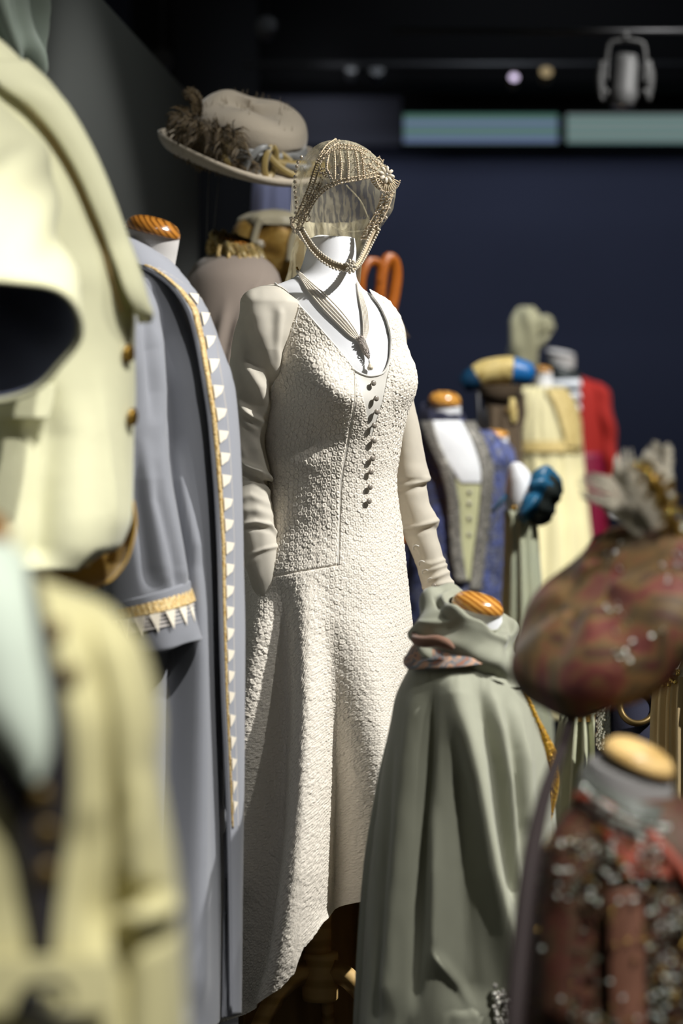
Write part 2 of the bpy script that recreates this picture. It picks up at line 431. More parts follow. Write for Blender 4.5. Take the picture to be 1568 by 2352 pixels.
# ------------------------------------------------------------------ ceiling rails and lamps
M['dkmetal'] = gloss('dark painted metal', (60, 60, 62), .45, .6)
M['ltmetal'] = gloss('grey painted metal', (88, 88, 88), .6, .2)
def rail(label, py, D, x0, x1, r):
    a, b = W(x0, py, D), W(x1, py, D)
    tag(mesh('lamp_rail', *tube([a, (a+b)/2, b], r, 8), M['dkmetal']), label, 'rail', 'ceiling lamp rails')
rail('grey horizontal lamp rail above the lit windows, carrying the pair of glowing lamps', 148, 8.9, 560, 1750, .011)
rail('thin dark lamp rail highest up, carrying the big grey spotlight', 72, 7.0, 900, 1750, .009)
# big stage spotlight
t = thing('stage_spotlight', 'large grey stage spotlight hanging from the ceiling by a yoke', 'spotlight', tuple(W(1433, 250, 7.0)))
D = 7.0; k = D/F
Mx = rot('x', 0) @ rot('y', 4)
c = W(1430, 245, D)
prof = [(.0, .0), (.036, .0), (.040, .006), (.040, .05), (.037, .055), (.037, .125), (.034, .13), (.030, .15), (.0, .152)]
P, f = lathe(prof, 28, c, Mx); mesh('barrel', P.reshape(-1, 3), f, M['ltmetal'], t)
P, f = lathe([(.0, -.003), (.033, -.002), (.034, .001), (.0, .002)], 24, c, Mx); mesh('lens', P.reshape(-1, 3), f, M['crystal'], t)
yk = [W(1392, 185, D), W(1394, 130, D), W(1402, 98, D), W(1440, 92, D), W(1476, 100, D), W(1482, 135, D), W(1480, 190, D)]
mesh('yoke', *tube(yk, .006, 8, 40), M['ltmetal'], t)
for s, x in ((-1, 1384), (1, 1486)):
    a, b, d2 = W(x, 140, D), W(x + s*6, 180, D), W(x - s*4 - (6 if s < 0 else -6), 232, D)
    mesh('barn_door', *tube([a, b, d2], [.012, .014, .008], 4, 12, flat=.3), M['ltmetal'], t)
    P, f = lathe([(0, 0), (.009, 0), (.009, .014), (0, .016)], 14, W(x-s*6, 213, D-.035), rot('x', 90)); mesh('knob', P.reshape(-1, 3), f, M['ltmetal'], t)
mesh('clamp', *tube([W(1436, 95, D), W(1437, 70, D)], [.011, .009], 10), M['ltmetal'], t)
# small lit lamps
def emis(name, c, s):
    m = NT(name); e = m.n('ShaderNodeEmission', {'Color': lin(c), 'Strength': s}); m.t.links.new(e.outputs[0], m.out.inputs[0]); m.t.nodes.remove(m.b); return m.m
M['lamp_on'] = emis('lamp lens lit', (220, 205, 235), 1.6)
M['lamp_dim'] = emis('lamp lens dim', (190, 170, 130), .7)
def smalllamp(label, px, py, D, r, lens, body='dkmetal'):
    t = thing('rail_lamp', label, 'lamp', tuple(W(px, py+10, D)), 'small rail lamps')
    c = W(px, py, D); R = rot('x', 68)
    P, f = lathe([(0, -.06), (r*.7, -.06), (r*.9, -.04), (r, 0), (r*.94, .004)], 20, c, R); mesh('lamp_housing', P.reshape(-1, 3), f, M[body], t)
    P, f = lathe([(r*.9, 0), (r*.6, .002), (0, .003)], 20, c, R); mesh('lamp_lens', P.reshape(-1, 3), f, lens, t)
    top = 4.2 - c[2] if D < 8.5 else (py-148)*D/F + (.01 if py > 160 else .02)
    mesh('lamp_stem', *tube([c + [0, .04, .0], c + [0, .045, top]], .005, 6), M['dkmetal'], t)
smalllamp('small rail lamp with a bright lilac glowing lens', 1180, 178, 8.9, .018, M['lamp_on'], 'gold')
smalllamp('small rail lamp with a dim warm lens right of the bright one', 1254, 165, 8.9, .024, M['lamp_dim'], 'gold')
smalllamp('faint small rail lamp above the champagne bead cap', 865, 160, 8.9, .028, M['lamp_dim'] if 0 else M['ltmetal'])
smalllamp('faintest small rail lamp, left of the other faint one over the bead cap', 806, 158, 8.9, .022, M['ltmetal'])
for px, py, lab in ((372, 130, 'dim grey ceiling lamp above the end of the dark partition'), (612, 55, 'dim grey ceiling lamp right of the black column')):
    smalllamp(lab, px, py, 7.6, .035, M['ltmetal'], 'ltmetal')
# ------------------------------------------------------------------ helpers for dressed forms
def woodcap(parent, L, R, D, h, mat, depth=None, name='neck_cap', dip=.004, rim=True):
    l, r = W(*L, D), W(*R, D); c = (l+r)/2; A = (r-l)/2; ra = np.linalg.norm(A); b = depth or ra; B = np.array([0, -b, -dip]); up = np.cross(B, A); up /= np.linalg.norm(up)
    pr = ([(1.0, -.12), (1.03, 0.0)] if rim else [(1.0, 0)]) + [(1.0, .25), (.93, .5), (.8, .72), (.58, .89), (.3, .98), (.02, 1.0)]
    T = np.linspace(0, 2*np.pi, 40, endpoint=False)
    P = np.array([[c + up*h*z + s*(A*math.cos(a) + B*math.sin(a)) for a in T] for s, z in pr])
    v, f = gridmesh(P, True, True, False); return mesh(name, v, f, mat, parent)
def pole_to_floor(parent, x, y, ztop, zfloor, r=.014, mat=None, base=.1):
    m = mat or M['dkmetal']
    mesh('stand_pole', *tube([(x, y, ztop), (x, y, (ztop+zfloor)/2), (x, y, zfloor+.01)], r, 12), m, parent)
    P, f = lathe([(0, 0), (base, 0), (base, .008), (base*.9, .016), (r, .02), (r, .022)], 32, (x, y, zfloor)); mesh('stand_base', P.reshape(-1, 3), f, m, parent)

# ------------------------------------------------------------------ white form and ivory dress in the middle
DM = 4.3
BR = [(545, 714, 814, .042, .042), (575, 703, 818, .046, .046), (610, 693, 816, .05, .048), (635, 678, 818, .056, .052), (650, 648, 824, .064, .058),
      (670, 590, 842, .076, .066), (700, 562, 890, .088, .074), (740, 572, 914, .099, .08), (800, 588, 922, .11, .085), (860, 596, 930, .118, .086),
      (950, 602, 921, .112, .084), (1050, 612, 906, .102, .08), (1100, 617, 900, .098, .08), (1200, 606, 911, .106, .095), (1300, 573, 922, .13, .12),
      (1400, 546, 933, .15, .14), (1500, 530, 942, .165, .16), (1700, 514, 952, .19, .19), (1900, 508, 956, .21, .21), (2100, 506, 958, .225, .225), (2500, 504, 960, .235, .235)]
BL = Loft(DM, BR)
xm, ym = W(735, 2240, DM)[0], DM
man = thing('dress_form', 'white dress form on a pale wooden stand wearing the ivory dress', 'mannequin', (xm, ym, PLINTH))
v, f = gridmesh(BL.grid(150, 110, 548, 1290, disp=lambda X, Y, T, V, P: -.014*sst(880, 940, V)), True, True, True)
mesh('torso', v, f, M['white'], man)
woodcap(man, (716, 552), (814, 583), DM, .008, M['white'], .040, 'neck_cap', .02)
zb = lambda py: ZC + (CY-py)*DM/F
mesh('stand_post', *tube([(xm-.004, ym, zb(1280)), (xm-.004, ym, zb(1800)), (xm-.004, ym, zb(2192))], .024, 16), M['wooddull'], man)
P, f = lathe([(.0, zb(2186)), (.031, zb(2186)), (.032, zb(2192)), (.032, zb(2292)), (.030, zb(2297)), (0, zb(2297))], 28, (xm, ym, 0)); mesh('leg_block', P.reshape(-1, 3), f, M['wooddull'], man)
def legpath(ang):
    a = math.radians(ang); c, s = math.cos(a), math.sin(a)
    prof = [(.028, zb(2226)), (.05, zb(2232)), (.085, zb(2262)), (.115, zb(2310)), (.14, zb(2370)), (.17, zb(2440)), (.21, PLINTH + .02), (.235, PLINTH + .014)]
    return [(xm + r*c, ym + r*s, z) for r, z in prof]
for ang in (-35, 85, 215):
    a = math.radians(ang)
    mesh('leg', *tube(legpath(ang), [.02, .021, .021, .02, .02, .019, .018, .014], 4, 40, flat=.62, up=(-math.sin(a), math.cos(a), 0)), M['wooddull'], man, smooth=False)

# ---- dress
M['ivory'] = fabric('ivory crinkled matelasse', (234, 226, 212), .62, .1, 520, .35, .05, 160)
M['ivory_satin'] = satin('ivory satin', (238, 234, 224), .5)
M['chiffon'] = sheer('ivory chiffon', (240, 234, 220), .88, transl=.32)
M['chiffon_thin'] = sheer('thin ivory chiffon', (240, 233, 218), .86, transl=.36)
dress = thing('evening_dress', 'long ivory textured evening dress with sheer sleeves and a deep scooped neckline', 'dress', (xm, ym, zb(2330)))
NECKLINE = [(634, 657), (690, 706), (740, 762), (790, 822), (812, 850), (830, 860), (846, 864), (872, 859), (885, 843), (892, 815), (893, 785), (886, 745), (868, 705), (852, 684)]
def necknear(X, Y):
    d = np.full(np.shape(X), 1e9)
    for (x1, y1), (x2, y2) in zip(NECKLINE[:-1], NECKLINE[1:]):
        t = np.clip(((X-x1)*(x2-x1) + (Y-y1)*(y2-y1))/((x2-x1)**2 + (y2-y1)**2), 0, 1); d = np.minimum(d, np.hypot(X-x1-t*(x2-x1), Y-y1-t*(y2-y1)))
    return sst(-10, 75, d)
def bodyfold(X, Y, T, V, P):
    f = (np.sin(T) > -.05)
    d = .0045 + f*necknear(X, Y)*(.002 + .030*np.exp(-((X-768)/72)**2 - ((Y-880)/76)**2) + .018*np.exp(-((X-922)/36)**2 - ((Y-862)/66)**2))
    d = d - f*.010*np.exp(-((X-735)/80)**2 - ((Y-1010)/50)**2)
    d = d + f*.004*np.exp(-((X-690)/50)**2 - ((Y-1060)/20)**2)
    d = d + 1.45*f*(ridge(X, Y, [(1360, 622, 30, .0), (1450, 612, 32, .014), (1600, 598, 32, .022), (1750, 582, 30, .026), (1900, 566, 26, .022), (2050, 556, 24, .012)], 40)
        + ridge(X, Y, [(1330, 655, 30, .0), (1450, 655, 30, -.010), (1700, 646, 40, -.02), (1900, 632, 48, -.026), (2150, 606, 55, -.024), (2330, 586, 60, -.012)], 30)
        + ridge(X, Y, [(1290, 690, 40, .0), (1400, 700, 36, .010), (1600, 706, 34, .022), (1800, 700, 36, .034), (2000, 690, 40, .046), (2200, 668, 42, .05), (2330, 640, 42, .05)], 40)
        + ridge(X, Y, [(1420, 755, 26, .0), (1600, 768, 30, -.010), (1800, 782, 34, -.024), (2000, 786, 42, -.036), (2120, 782, 46, -.038)], 40)
        + ridge(X, Y, [(1400, 838, 60, .0), (1600, 850, 46, .014), (1800, 852, 40, .03), (2000, 858, 40, .04), (2120, 862, 40, .044)], 40))
    th = np.where(np.sin(T) < 0, 1.0, 0.0)
    d = d + th*.022*sst(1400, 2000, V)*np.cos(T*9)*np.abs(np.sin(T))
    return d
def hexrelief(u, v, ang, pitch, seed, warp=.12):
    a = math.radians(ang); x, y = (u*math.cos(a) - v*math.sin(a))/pitch, (u*math.sin(a) + v*math.cos(a))/pitch
    x = x + warp*2*vn(x*.9, y*.9, seed) + .35*vn(x*.22, y*.22, seed+9); y = y + warp*2*vn(x*.9+31, y*.9, seed+1) + .35*vn(x*.22+7, y*.22, seed+5)
    R3 = math.sqrt(3)
    ax, ay = np.mod(x, 1) - .5, np.mod(y, R3) - R3/2
    bx, by = np.mod(x-.5, 1) - .5, np.mod(y-R3/2, R3) - R3/2
    s = ax*ax + ay*ay < bx*bx + by*by
    gx, gy = np.where(s, ax, bx), np.where(s, ay, by); cx, cy = np.round((x-gx)*2), np.round((y-gy)*2/R3)
    e = .5 - np.maximum(np.abs(gx), np.abs(gx)*.5 + np.abs(gy)*R3/2)
    h = 1.1*(1 - np.exp(-np.maximum(e, 0)*16)) - .45*np.exp(-((e-.4)/.13)**2)
    return h*(.75 + .5*hsh(cx, cy, seed)) + 1.1*(hsh(cx, cy, seed+3)-.5)*gx + 1.1*(hsh(cx, cy, seed+4)-.5)*gy
hx = [500, 525, 560, 600, 640, 672, 690, 703, 740, 790, 840, 900, 965]; hy = [2352, 2346, 2333, 2313, 2291, 2256, 2225, 2172, 2120, 2092, 2060, 2036, 2026]
def hemv(T):
    v = np.full(len(T), 2200.0)
    for _ in range(8):
        X, Y = proj(BL.point(v, T)); tgt = np.interp(X, hx, hy)
        tb = 2026 + (2352-2026)*((1-np.cos(T))/2)
        v = v + (np.where(np.sin(T) > 0, tgt, tb) - Y)*.8
        v = np.clip(v, 1700, 2480)
    return v
T = np.concatenate([np.linspace(-.2, np.pi+.2, 480), np.linspace(np.pi+.26, 2*np.pi-.26, 60)])
NV = 1020
P0 = BL.grid(NV, 0, 652, None, None, hemv, T)
PX, PY = proj(P0); V_ = CY - (P0[..., 2]-ZC)*F/DM; TT = np.broadcast_to(T[None], PX.shape)
P1 = P0 + gnormals(P0)*bodyfold(PX, PY, TT, V_, P0)[..., None]
du = np.linalg.norm(np.diff(P1, axis=1), axis=-1); U = np.concatenate([np.zeros((NV, 1)), np.cumsum(du, 1)], 1)
i0 = int(np.argmin(np.abs(T - 1.25))); U = U - U[:, i0:i0+1]
dvv = np.linalg.norm(np.diff(P1, axis=0), axis=-1); VV = np.concatenate([np.zeros((1, len(T))), np.cumsum(dvv, 0)], 0)
seamL = lambda y: np.interp(y, [850, 1000, 1100, 1300, 1330, 1600, 2060], [812, 800, 782, 775, 772, 800, 846])
seamR = lambda y: np.interp(y, [840, 950, 1050, 1150, 1320], [888, 893, 894, 893, 902])
hip = lambda x: np.interp(x, [540, 660, 775, 910], [1340, 1322, 1300, 1310])
front = np.sin(TT) > 0
r0 = hexrelief(U, VV, 0, .0098, 1, .05); r1 = hexrelief(U, VV, 32, .0105, 2, .16); r2 = hexrelief(U, VV, 90, .0100, 3, .10); r3 = hexrelief(U, VV, 80, .0105, 4, .2)
upper = PY < hip(PX)
ctr = (PX > seamL(PY)) & (PX < seamR(PY)) & front
rel = np.where(upper, np.where(ctr, r0*.0017, np.where(PX < 790, r1*.0021, r3*.0023)), np.where((PX > seamL(PY)) & front, r0*.0018, r2*.0021))
inset = inpoly(PX, PY, [(806, 840), (848, 1003), (890, 840)]) & front
rel = np.where(inset, 0.0, rel)
seam = np.where(upper, np.exp(-((PX-seamL(PY))/2.2)**2)*(PY > 850), 0) + np.exp(-((PY-hip(PX))/2.2)**2)*(PX < 775)
rel = rel*(1-np.clip(seam, 0, 1)) - .001*np.clip(seam, 0, 1)
P2 = P1 + gnormals(P1)*rel[..., None]
fq = gridfaces(NV, len(T)); cX = PX.ravel()[fq].mean(1); cY = PY.ravel()[fq].mean(1); cf = front.ravel()[fq].all(1)
neck = [(560, 600), (634, 656), (690, 706), (740, 762), (790, 822), (812, 850), (830, 860), (846, 864), (872, 859), (885, 843), (892, 815), (893, 785), (886, 745), (868, 705), (846, 676), (830, 600)]
armh = [(480, 560), (560, 600), (634, 656), (684, 702), (664, 756), (632, 850), (610, 935), (590, 960), (560, 960), (480, 900)]
cut = (inpoly(cX, cY, neck) | inpoly(cX, cY, armh)) & cf
cut |= (~cf) & (cY < 760)
cI = inpoly(cX, cY, [(806, 840), (848, 1003), (890, 840)]) & cf
cu = cY < hip(cX); cC = (cX > seamL(cY)) & (cX < seamR(cY)) & cf & cu & ~cI
def piece(name, sel, mat):
    fs = fq[sel & ~cut]; used = np.unique(fs); re = np.full(P2.shape[0]*P2.shape[1], -1); re[used] = np.arange(len(used))
    return mesh(name, P2.reshape(-1, 3)[used], re[fs], mat, dress)
piece('neck_inset', cI, M['ivory_satin'])
piece('front_panel', cC, M['ivory'])
piece('side_panel', cu & ~cC & ~cI & (cX < 800) & cf, M['ivory'])
piece('side_panel', cu & ~cC & ~cI & (cX >= 800) & cf, M['ivory'])
piece('back_panel', cu & ~cf, M['ivory'])
piece('skirt', ~cu, M['ivory'])
ub = BL.grid(60, 0, 1950, 2500, lambda X, Y, T, V, P: -.035 + .01*np.cos(11*T), None, np.linspace(np.pi*1.02, np.pi*1.98, 90), False)
mesh('underskirt', *gridmesh(ub, False), fabric('tan underskirt', (176, 142, 84), .9, .1), dress, solid=.002)
# surface of the finished dress under a pixel
P2f = P2[:, :480].reshape(-1, 3); QX, QY = proj(P2f)
def dressat(px, py):
    m = (np.abs(QX-px) < 7) & (np.abs(QY-py) < 7); return P2f[m].mean(0)
def on_dress(pts, n, off=.003):
    q = resample(np.array(pts, float), n); P, N = BL.S(q[:, 0], q[:, 1])
    B = bodyfold(q[:, 0], q[:, 1], np.full(n, 1.5), q[:, 1], P); 
    return P + N*(B + off)[:, None]
def pipe(pts, r, n, mat, off=.002, name='neck_piping'):
    return mesh(name, *tube(on_dress(pts, n, off), r, 8), mat, dress)
pipe([(634, 657), (660, 677), (690, 706), (740, 762), (790, 822), (812, 850), (830, 860), (846, 864), (872, 859), (885, 843), (892, 815), (893, 785), (886, 745), (868, 705), (852, 684)], .0022, 90, M['ivory_satin'], 0.0)
pipe([(690, 706), (676, 760), (646, 850), (624, 935)], .0014, 50, M['ivory_satin'], .001, 'armhole_seam')
pipe([(812, 862), (806, 930), (800, 1000), (782, 1100), (777, 1200), (775, 1300)], .0012, 70, M['ivory_satin'], -.0005, 'panel_seam')
pipe([(810, 852), (828, 925), (848, 1003)], .0009, 40, M['ivory_satin'], 0.0, 'inset_edge'); pipe([(887, 852), (868, 928), (848, 1003)], .0009, 40, M['ivory_satin'], 0.0, 'inset_edge')
# crystal buttons
bp = [(848, 880), (851, 914), (853, 945), (849, 976), (850, 1011), (846, 1052), (842, 1083), (840, 1120), (838, 1153)]
prof = [(0, -.004), (.0016, -.004), (.0016, .003), (.0042, .0032), (.0054, .0048), (.005, .0066), (.0032, .0078), (0, .0082)]
Pb, fb = lathe(prof, 14); bme = None
def button(parent, p, n, mat, name='button', s=1.0):
    global bme
    if bme is None:
        o = mesh(name, Pb.reshape(-1, 3), fb, mat, None, origin=(0, 0, 0), smooth=False); bme = o.data
    else:
        o = bpy.data.objects.new(name, bme); COL.objects.link(o)
    o.parent = parent; o.location = Vector(p) - parent_loc(parent); o.scale = (s, s, s)
    o.rotation_euler = Vector(n).to_track_quat('Z', 'Y').to_euler(); return o
fwd = np.array([.55, -.83, .05])
for x, y in bp:
    p = on_dress([(x, y), (x+.1, y+.1)], 2, .003)[0]; button(dress, p - fwd*.001, fwd, M['smoky'])
# ---- near sleeve
SR = [(654, 618, 640, .012, .03, -.0), (664, 592, 652, .035, .04, -.03), (680, 564, 668, .05, .05, -.045), (706, 554, 692, .062, .055, -.055), (760, 542, 678, .068, .055, -.055),
      (850, 528, 649, .062, .05, -.045), (930, 522, 619, .055, .045, -.038), (985, 520, 606, .05, .045, -.036), (1040, 520, 612, .048, .044, -.04), (1096, 521, 624, .05, .044, -.044), (1106, 522, 616, .046, .042, -.046),
      (1140, 528, 622, .044, .04, -.05), (1200, 541, 633, .043, .04, -.056), (1260, 557, 646, .042, .038, -.06), (1320, 574, 656, .040, .036, -.066), (1380, 592, 668, .036, .034, -.07), (1432, 604, 660, .032, .03, -.072)]
SL = Loft(DM - .01, SR, 2.4)
def slv(X, Y, T, V, P):
    f = np.sin(T) > -.2
    d = xridge(X, Y, [(515, 1048, 9, .007), (560, 1066, 8, .008), (600, 1086, 7, .009), (630, 1106, 6, .01)]) - xridge(X, Y, [(515, 1062, 9, .004), (560, 1082, 9, .005), (600, 1104, 8, .006), (630, 1122, 8, .006)])
    d = d + xridge(X, Y, [(520, 1105, 8, .003), (560, 1076, 7, .006), (595, 1088, 8, .006), (618, 1130, 9, .006)])
    d = d + xridge(X, Y, [(540, 1150, 9, .0), (575, 1138, 9, .003), (625, 1160, 9, .002)]) + xridge(X, Y, [(545, 1172, 9, .001), (590, 1172, 10, .0035), (632, 1186, 10, .002)])
    d = d + xridge(X, Y, [(552, 1206, 6, .003), (585, 1199, 6, .006), (620, 1206, 6, .006), (642, 1236, 6, .005)]) - xridge(X, Y, [(556, 1216, 7, .002), (590, 1210, 7, .004), (620, 1218, 7, .003)])
    d = d + xridge(X, Y, [(572, 1275, 5, .002), (605, 1262, 5, .005), (645, 1253, 5, .004)]) + xridge(X, Y, [(565, 1300, 7, .003), (600, 1276, 8, .0)])
    d = d + ridge(X, Y, [(690, 640, 14, .0), (720, 643, 10, .005), (800, 634, 9, .006), (880, 636, 9, .007), (920, 632, 8, .004)])
    d = d + ridge(X, Y, [(700, 588, 22, .004), (760, 596, 24, .007), (800, 612, 20, .008), (860, 624, 12, .006)]) - ridge(X, Y, [(720, 560, 20, .004), (850, 570, 25, .006)])
    d = d + ridge(X, Y, [(825, 558, 8, .004), (850, 572, 14, .011), (885, 592, 18, .012), (930, 606, 14, .011), (980, 604, 10, .008)]) - ridge(X, Y, [(840, 612, 10, .004), (900, 622, 10, .006)])
    d = d + ridge(X, Y, [(925, 548, 10, .008), (945, 565, 10, .010), (965, 590, 12, .010), (1000, 602, 10, .006)]) + ridge(X, Y, [(960, 555, 8, .004), (985, 580, 8, .007), (1005, 592, 8, .004)])
    d = d + ridge(X, Y, [(1005, 578, 10, .004), (1030, 588, 12, .006), (1060, 600, 12, .006)]) + ridge(X, Y, [(1015, 548, 7, .004), (1050, 562, 7, .005)])
    return d*f + .0012*vn(X/16, Y/24, 5)
slv2 = lambda X, Y, T, V, P: slv(X, Y, T, V, P)*.92
P = SL.grid(330, 120, 654, None, slv2, lambda T: 1408 - 26*np.cos(T) - 8*np.sin(T)*0 + 10*np.sin(2*T))
v, f = gridmesh(P, True, True, False)
sl1 = mesh('sleeve', v, f, M['chiffon'], dress, solid=.0008)
mesh('cuff_hem', *tube(np.vstack([P[-1], P[-1][:1]]), .0016, 6, caps=False), M['ivory_satin'], sl1)
# ---- far sleeve
SR2 = [(686, 850, 876, .012, .03), (700, 852, 898, .03, .04), (722, 860, 916, .04, .045), (760, 870, 931, .046, .045), (830, 880, 936, .048, .045), (920, 885, 950, .048, .045), (1000, 890, 967, .048, .045),
       (1060, 890, 978, .048, .045), (1096, 894, 987, .049, .045), (1106, 898, 981, .046, .044), (1150, 904, 985, .045, .042), (1196, 914, 1006, .044, .04), (1206, 916, 1008, .043, .04), (1216, 922, 1003, .041, .038),
       (1260, 940, 1013, .038, .036), (1300, 956, 1024, .036, .034), (1350, 970, 1044, .035, .033), (1400, 988, 1054, .033, .03), (1440, 998, 1060, .03, .028)]
SL2 = Loft(DM + .12, SR2)
def slvb(X, Y, T, V, P):
    f = np.sin(T) > -.2; d = np.zeros_like(X)
    for pts in ([(890, 1118, 8, .003), (940, 1116, 7, .004), (985, 1100, 6, .008)], [(915, 1215, 6, .006), (960, 1210, 6, .005), (1006, 1196, 6, .006)], [(950, 1254, 5, .003), (965, 1262, 5, .0)],
                [(960, 1292, 5, .004), (990, 1296, 6, .003), (1026, 1284, 5, .004)], [(968, 1316, 5, .004), (1000, 1306, 5, .003), (1034, 1294, 5, .004)], [(980, 1336, 6, .006), (1010, 1322, 6, .004), (1040, 1310, 5, .003)], [(970, 1350, 5, .003), (1045, 1336, 6, .004)]):
        d = d + xridge(X, Y, pts)
    d = d - xridge(X, Y, [(893, 1130, 9, .003), (985, 1112, 9, .004)]) - xridge(X, Y, [(918, 1226, 9, .003), (1004, 1208, 9, .004)])
    return d*f + .001*vn(X/15, Y/20, 8)
P = SL2.grid(260, 90, 686, 1436, slvb); v, f = gridmesh(P, True, True, False)
sl2 = mesh('sleeve', v, f, M['chiffon_thin'], dress, solid=.0008)
p, n = SL2.S(998, 1344, .003); button(dress, p, n, M['silver'], 'cuff_button', .8)
p, n = SL2.S(992, 1362, .003); button(dress, p, n, M['silver'], 'cuff_button', .8)
for k, (x, y) in enumerate(((955, 1252), (968, 1288), (976, 1308), (988, 1328))):
    q = np.array([(x-3, y+10), (x-4, y+3), (x+2, y-1), (x+8, y+2)]); Pq, _ = SL2.S(q[:, 0], q[:, 1], .003); mesh('button_loop', *tube(Pq, .0011, 6, 14), M['ivory_satin'], sl2)

# ------------------------------------------------------------------ necklace
M['seedpearl'] = gloss('seed pearls', (246, 236, 220), .3, 0, .5)
M['paste'] = gloss('paste stones', (190, 180, 170), .2, .45, .6, 2500)
nk = thing('necklace', 'multi-strand seed pearl necklace with a silver pendant over the white chest', 'necklace', tuple(W(845, 850, DM-.12)))
for k in range(5):
    o = (k-2)
    for side in (0, 1):
        if side == 0: pts = [(684+o*1.0, 622+o*.6), (700+o*2.4, 646-o*1.4), (740+o*4.4, 690-o*4.0), (785+o*4.2, 738-o*3.8), (812+o*2.6, 770-o*2.4), (823+o*.8, 782-o*.8)]
        else: pts = [(817+o*.4, 652), (828+o*2.2, 690), (836+o*3.0, 725), (838+o*2.8, 755), (834+o*1.0, 782)]
        q, _ = spath(BL, pts, 110 if side == 0 else 62, .0035); q = q + np.array([0, -.012*0, 0])
        mesh('pearl_strand', *beads(q, .0015), M['seedpearl'], nk, kind='stuff')
def pend(px, py, off=.006): return BL.S(px, py, off)[0]
a, b = pend(823, 774), pend(842, 826)
mesh('pendant', *tube([a, a+(b-a)*.1, a+(b-a)*.3, a+(b-a)*.55, a+(b-a)*.8, b], [.003, .0062, .0068, .0072, .0042, .0008], 12, 30, flat=.5), M['paste'], nk)
pp = []
rr = random.Random(3)
for i in range(90):
    s_ = rr.random(); wd = np.interp(s_, [0, .1, .3, .55, .8, 1], [2, 6, 7, 8, 5, 1]); pp.append(pend(823+19*s_ + rr.uniform(-wd, wd), 775+50*s_ + rr.uniform(-3, 3), .0095))
mesh('paste_stones', *beads(pp, .0011), M['paste'], nk, kind='stuff')
c1, c2 = pend(842, 827, .008), pend(845, 850, .009)
mesh('drop_link', *beads([c1, c1 + (c2-c1)*.2, c1 + (c2-c1)*.36], .0016), M['crystal'], nk)
mesh('pearl_drop', *tube([c1 + (c2-c1)*.42, c1 + (c2-c1)*.6, c1+(c2-c1)*.85, c1+(c2-c1)*1.05], [.001, .0032, .0056, .0035], 14, 22), M['pearl'], nk)
mesh('clasp', *beads([BL.S(682, 616, .004)[0], BL.S(684, 620, .004)[0], BL.S(687, 624, .004)[0]], .0022), M['gold'], nk)

# ------------------------------------------------------------------ beaded cap
M['net'] = sheer('fine cap net', (232, 222, 192), .34, weave=24, transl=.4)
M['veil'] = sheer('veil tulle', (214, 204, 172), .62, weave=18, transl=.35)
M['lace'] = gloss('corded lace', (226, 206, 172), .45, .1, 0, 1500)
M['lacebead'] = gloss('champagne beads', (232, 216, 194), .12, .4, .8)
CR = [(323, 768, 786, .01, .012), (327, 744, 808, .03, .035), (338, 722, 834, .055, .06), (360, 700, 862, .078, .085), (395, 680, 893, .094, .102), (435, 669, 909, .1, .11), (475, 667, 904, .1, .11), (515, 673, 880, .094, .1), (548, 686, 852, .085, .09)]
CL = Loft(DM, CR)
cap = thing('beaded_headdress', 'champagne beaded net cap with a pearl flower and chin strap above the ivory dress', 'headdress', tuple(W(770, 620, DM)))
P = CL.grid(70, 120); fc = gridfaces(70, 120); X, Y = proj(P); tt = np.broadcast_to(np.linspace(0, 2*np.pi, 120, endpoint=False)[None], X.shape)
cx_, cy_ = X.ravel()[fc].mean(1), Y.ravel()[fc].mean(1); fr = (np.sin(tt.ravel()[fc].mean(1)) > 0)
face = [(686, 532), (705, 494), (725, 459), (750, 434), (785, 418), (830, 411), (866, 404), (882, 436), (900, 450), (925, 470), (900, 560), (690, 570)]
mesh('net', P.reshape(-1, 3), fc[~(fr & inpoly(cx_, cy_, face))], M['net'], cap)
def cpath(pts, n, off=.002): return spath(CL, pts, n, off)[0]
bead_pts, small_pts = [], []
def band(pts, wpx, n):
    q = resample(np.array(pts, float), n); t = np.gradient(q, axis=0); t /= np.linalg.norm(t, axis=1, keepdims=True); nn = np.stack([-t[:, 1], t[:, 0]], -1)
    A, B = q + nn*wpx/2, q - nn*wpx/2; parts = []
    for e in (A, B): parts.append(tube(CL.S(e[:, 0], e[:, 1], .003)[0], .0014, 6))
    for i in range(0, n, 2):
        a, b = CL.S(A[i, 0], A[i, 1], .0025)[0], CL.S(B[i, 0], B[i, 1], .0025)[0]; parts.append(tube([a, (a+b)/2, b], .0007, 4))
    for e in (A, B):
        s = CL.S(e[::3, 0], e[::3, 1], .0042)[0]; small_pts.extend(list(s))
    mesh('beaded_band', *join(parts), M['lace'], cap)
E1 = [(688, 526), (705, 492), (725, 457), (750, 432), (785, 417), (830, 409), (866, 401)]
band(E1, 8, 90)
band([(682, 512), (700, 470), (716, 430), (728, 392), (740, 362), (757, 338), (774, 327)], 10, 80)
band([(690, 498), (712, 470), (728, 440), (738, 420)], 6, 34)
band([(736, 372), (752, 352), (780, 340), (812, 342), (840, 356)], 8, 50)
band([(862, 402), (868, 420), (884, 440), (900, 448)], 10, 26)
for x0, x1, xm_ in ((768, 770, 770), (780, 782, 784), (797, 799, 800), (814, 822, 820), (826, 834, 832), (756, 764, 752)):
    pts = [(x0, 350), (xm_, 380), (x1, 412)] if x0 > 760 else [(x0, 358), (xm_, 385), (x1, 412)]
    mesh('rib_cord', *tube(cpath(pts, 22, .003), .0016, 6), M['lace'], cap)
    small_pts.extend(list(cpath(pts, 13, .005)))
mesh('rib_cord', *tube(cpath([(752, 368), (750, 385), (755, 402), (762, 415)], 22, .004), .0012, 6), M['ivory_satin'], cap)
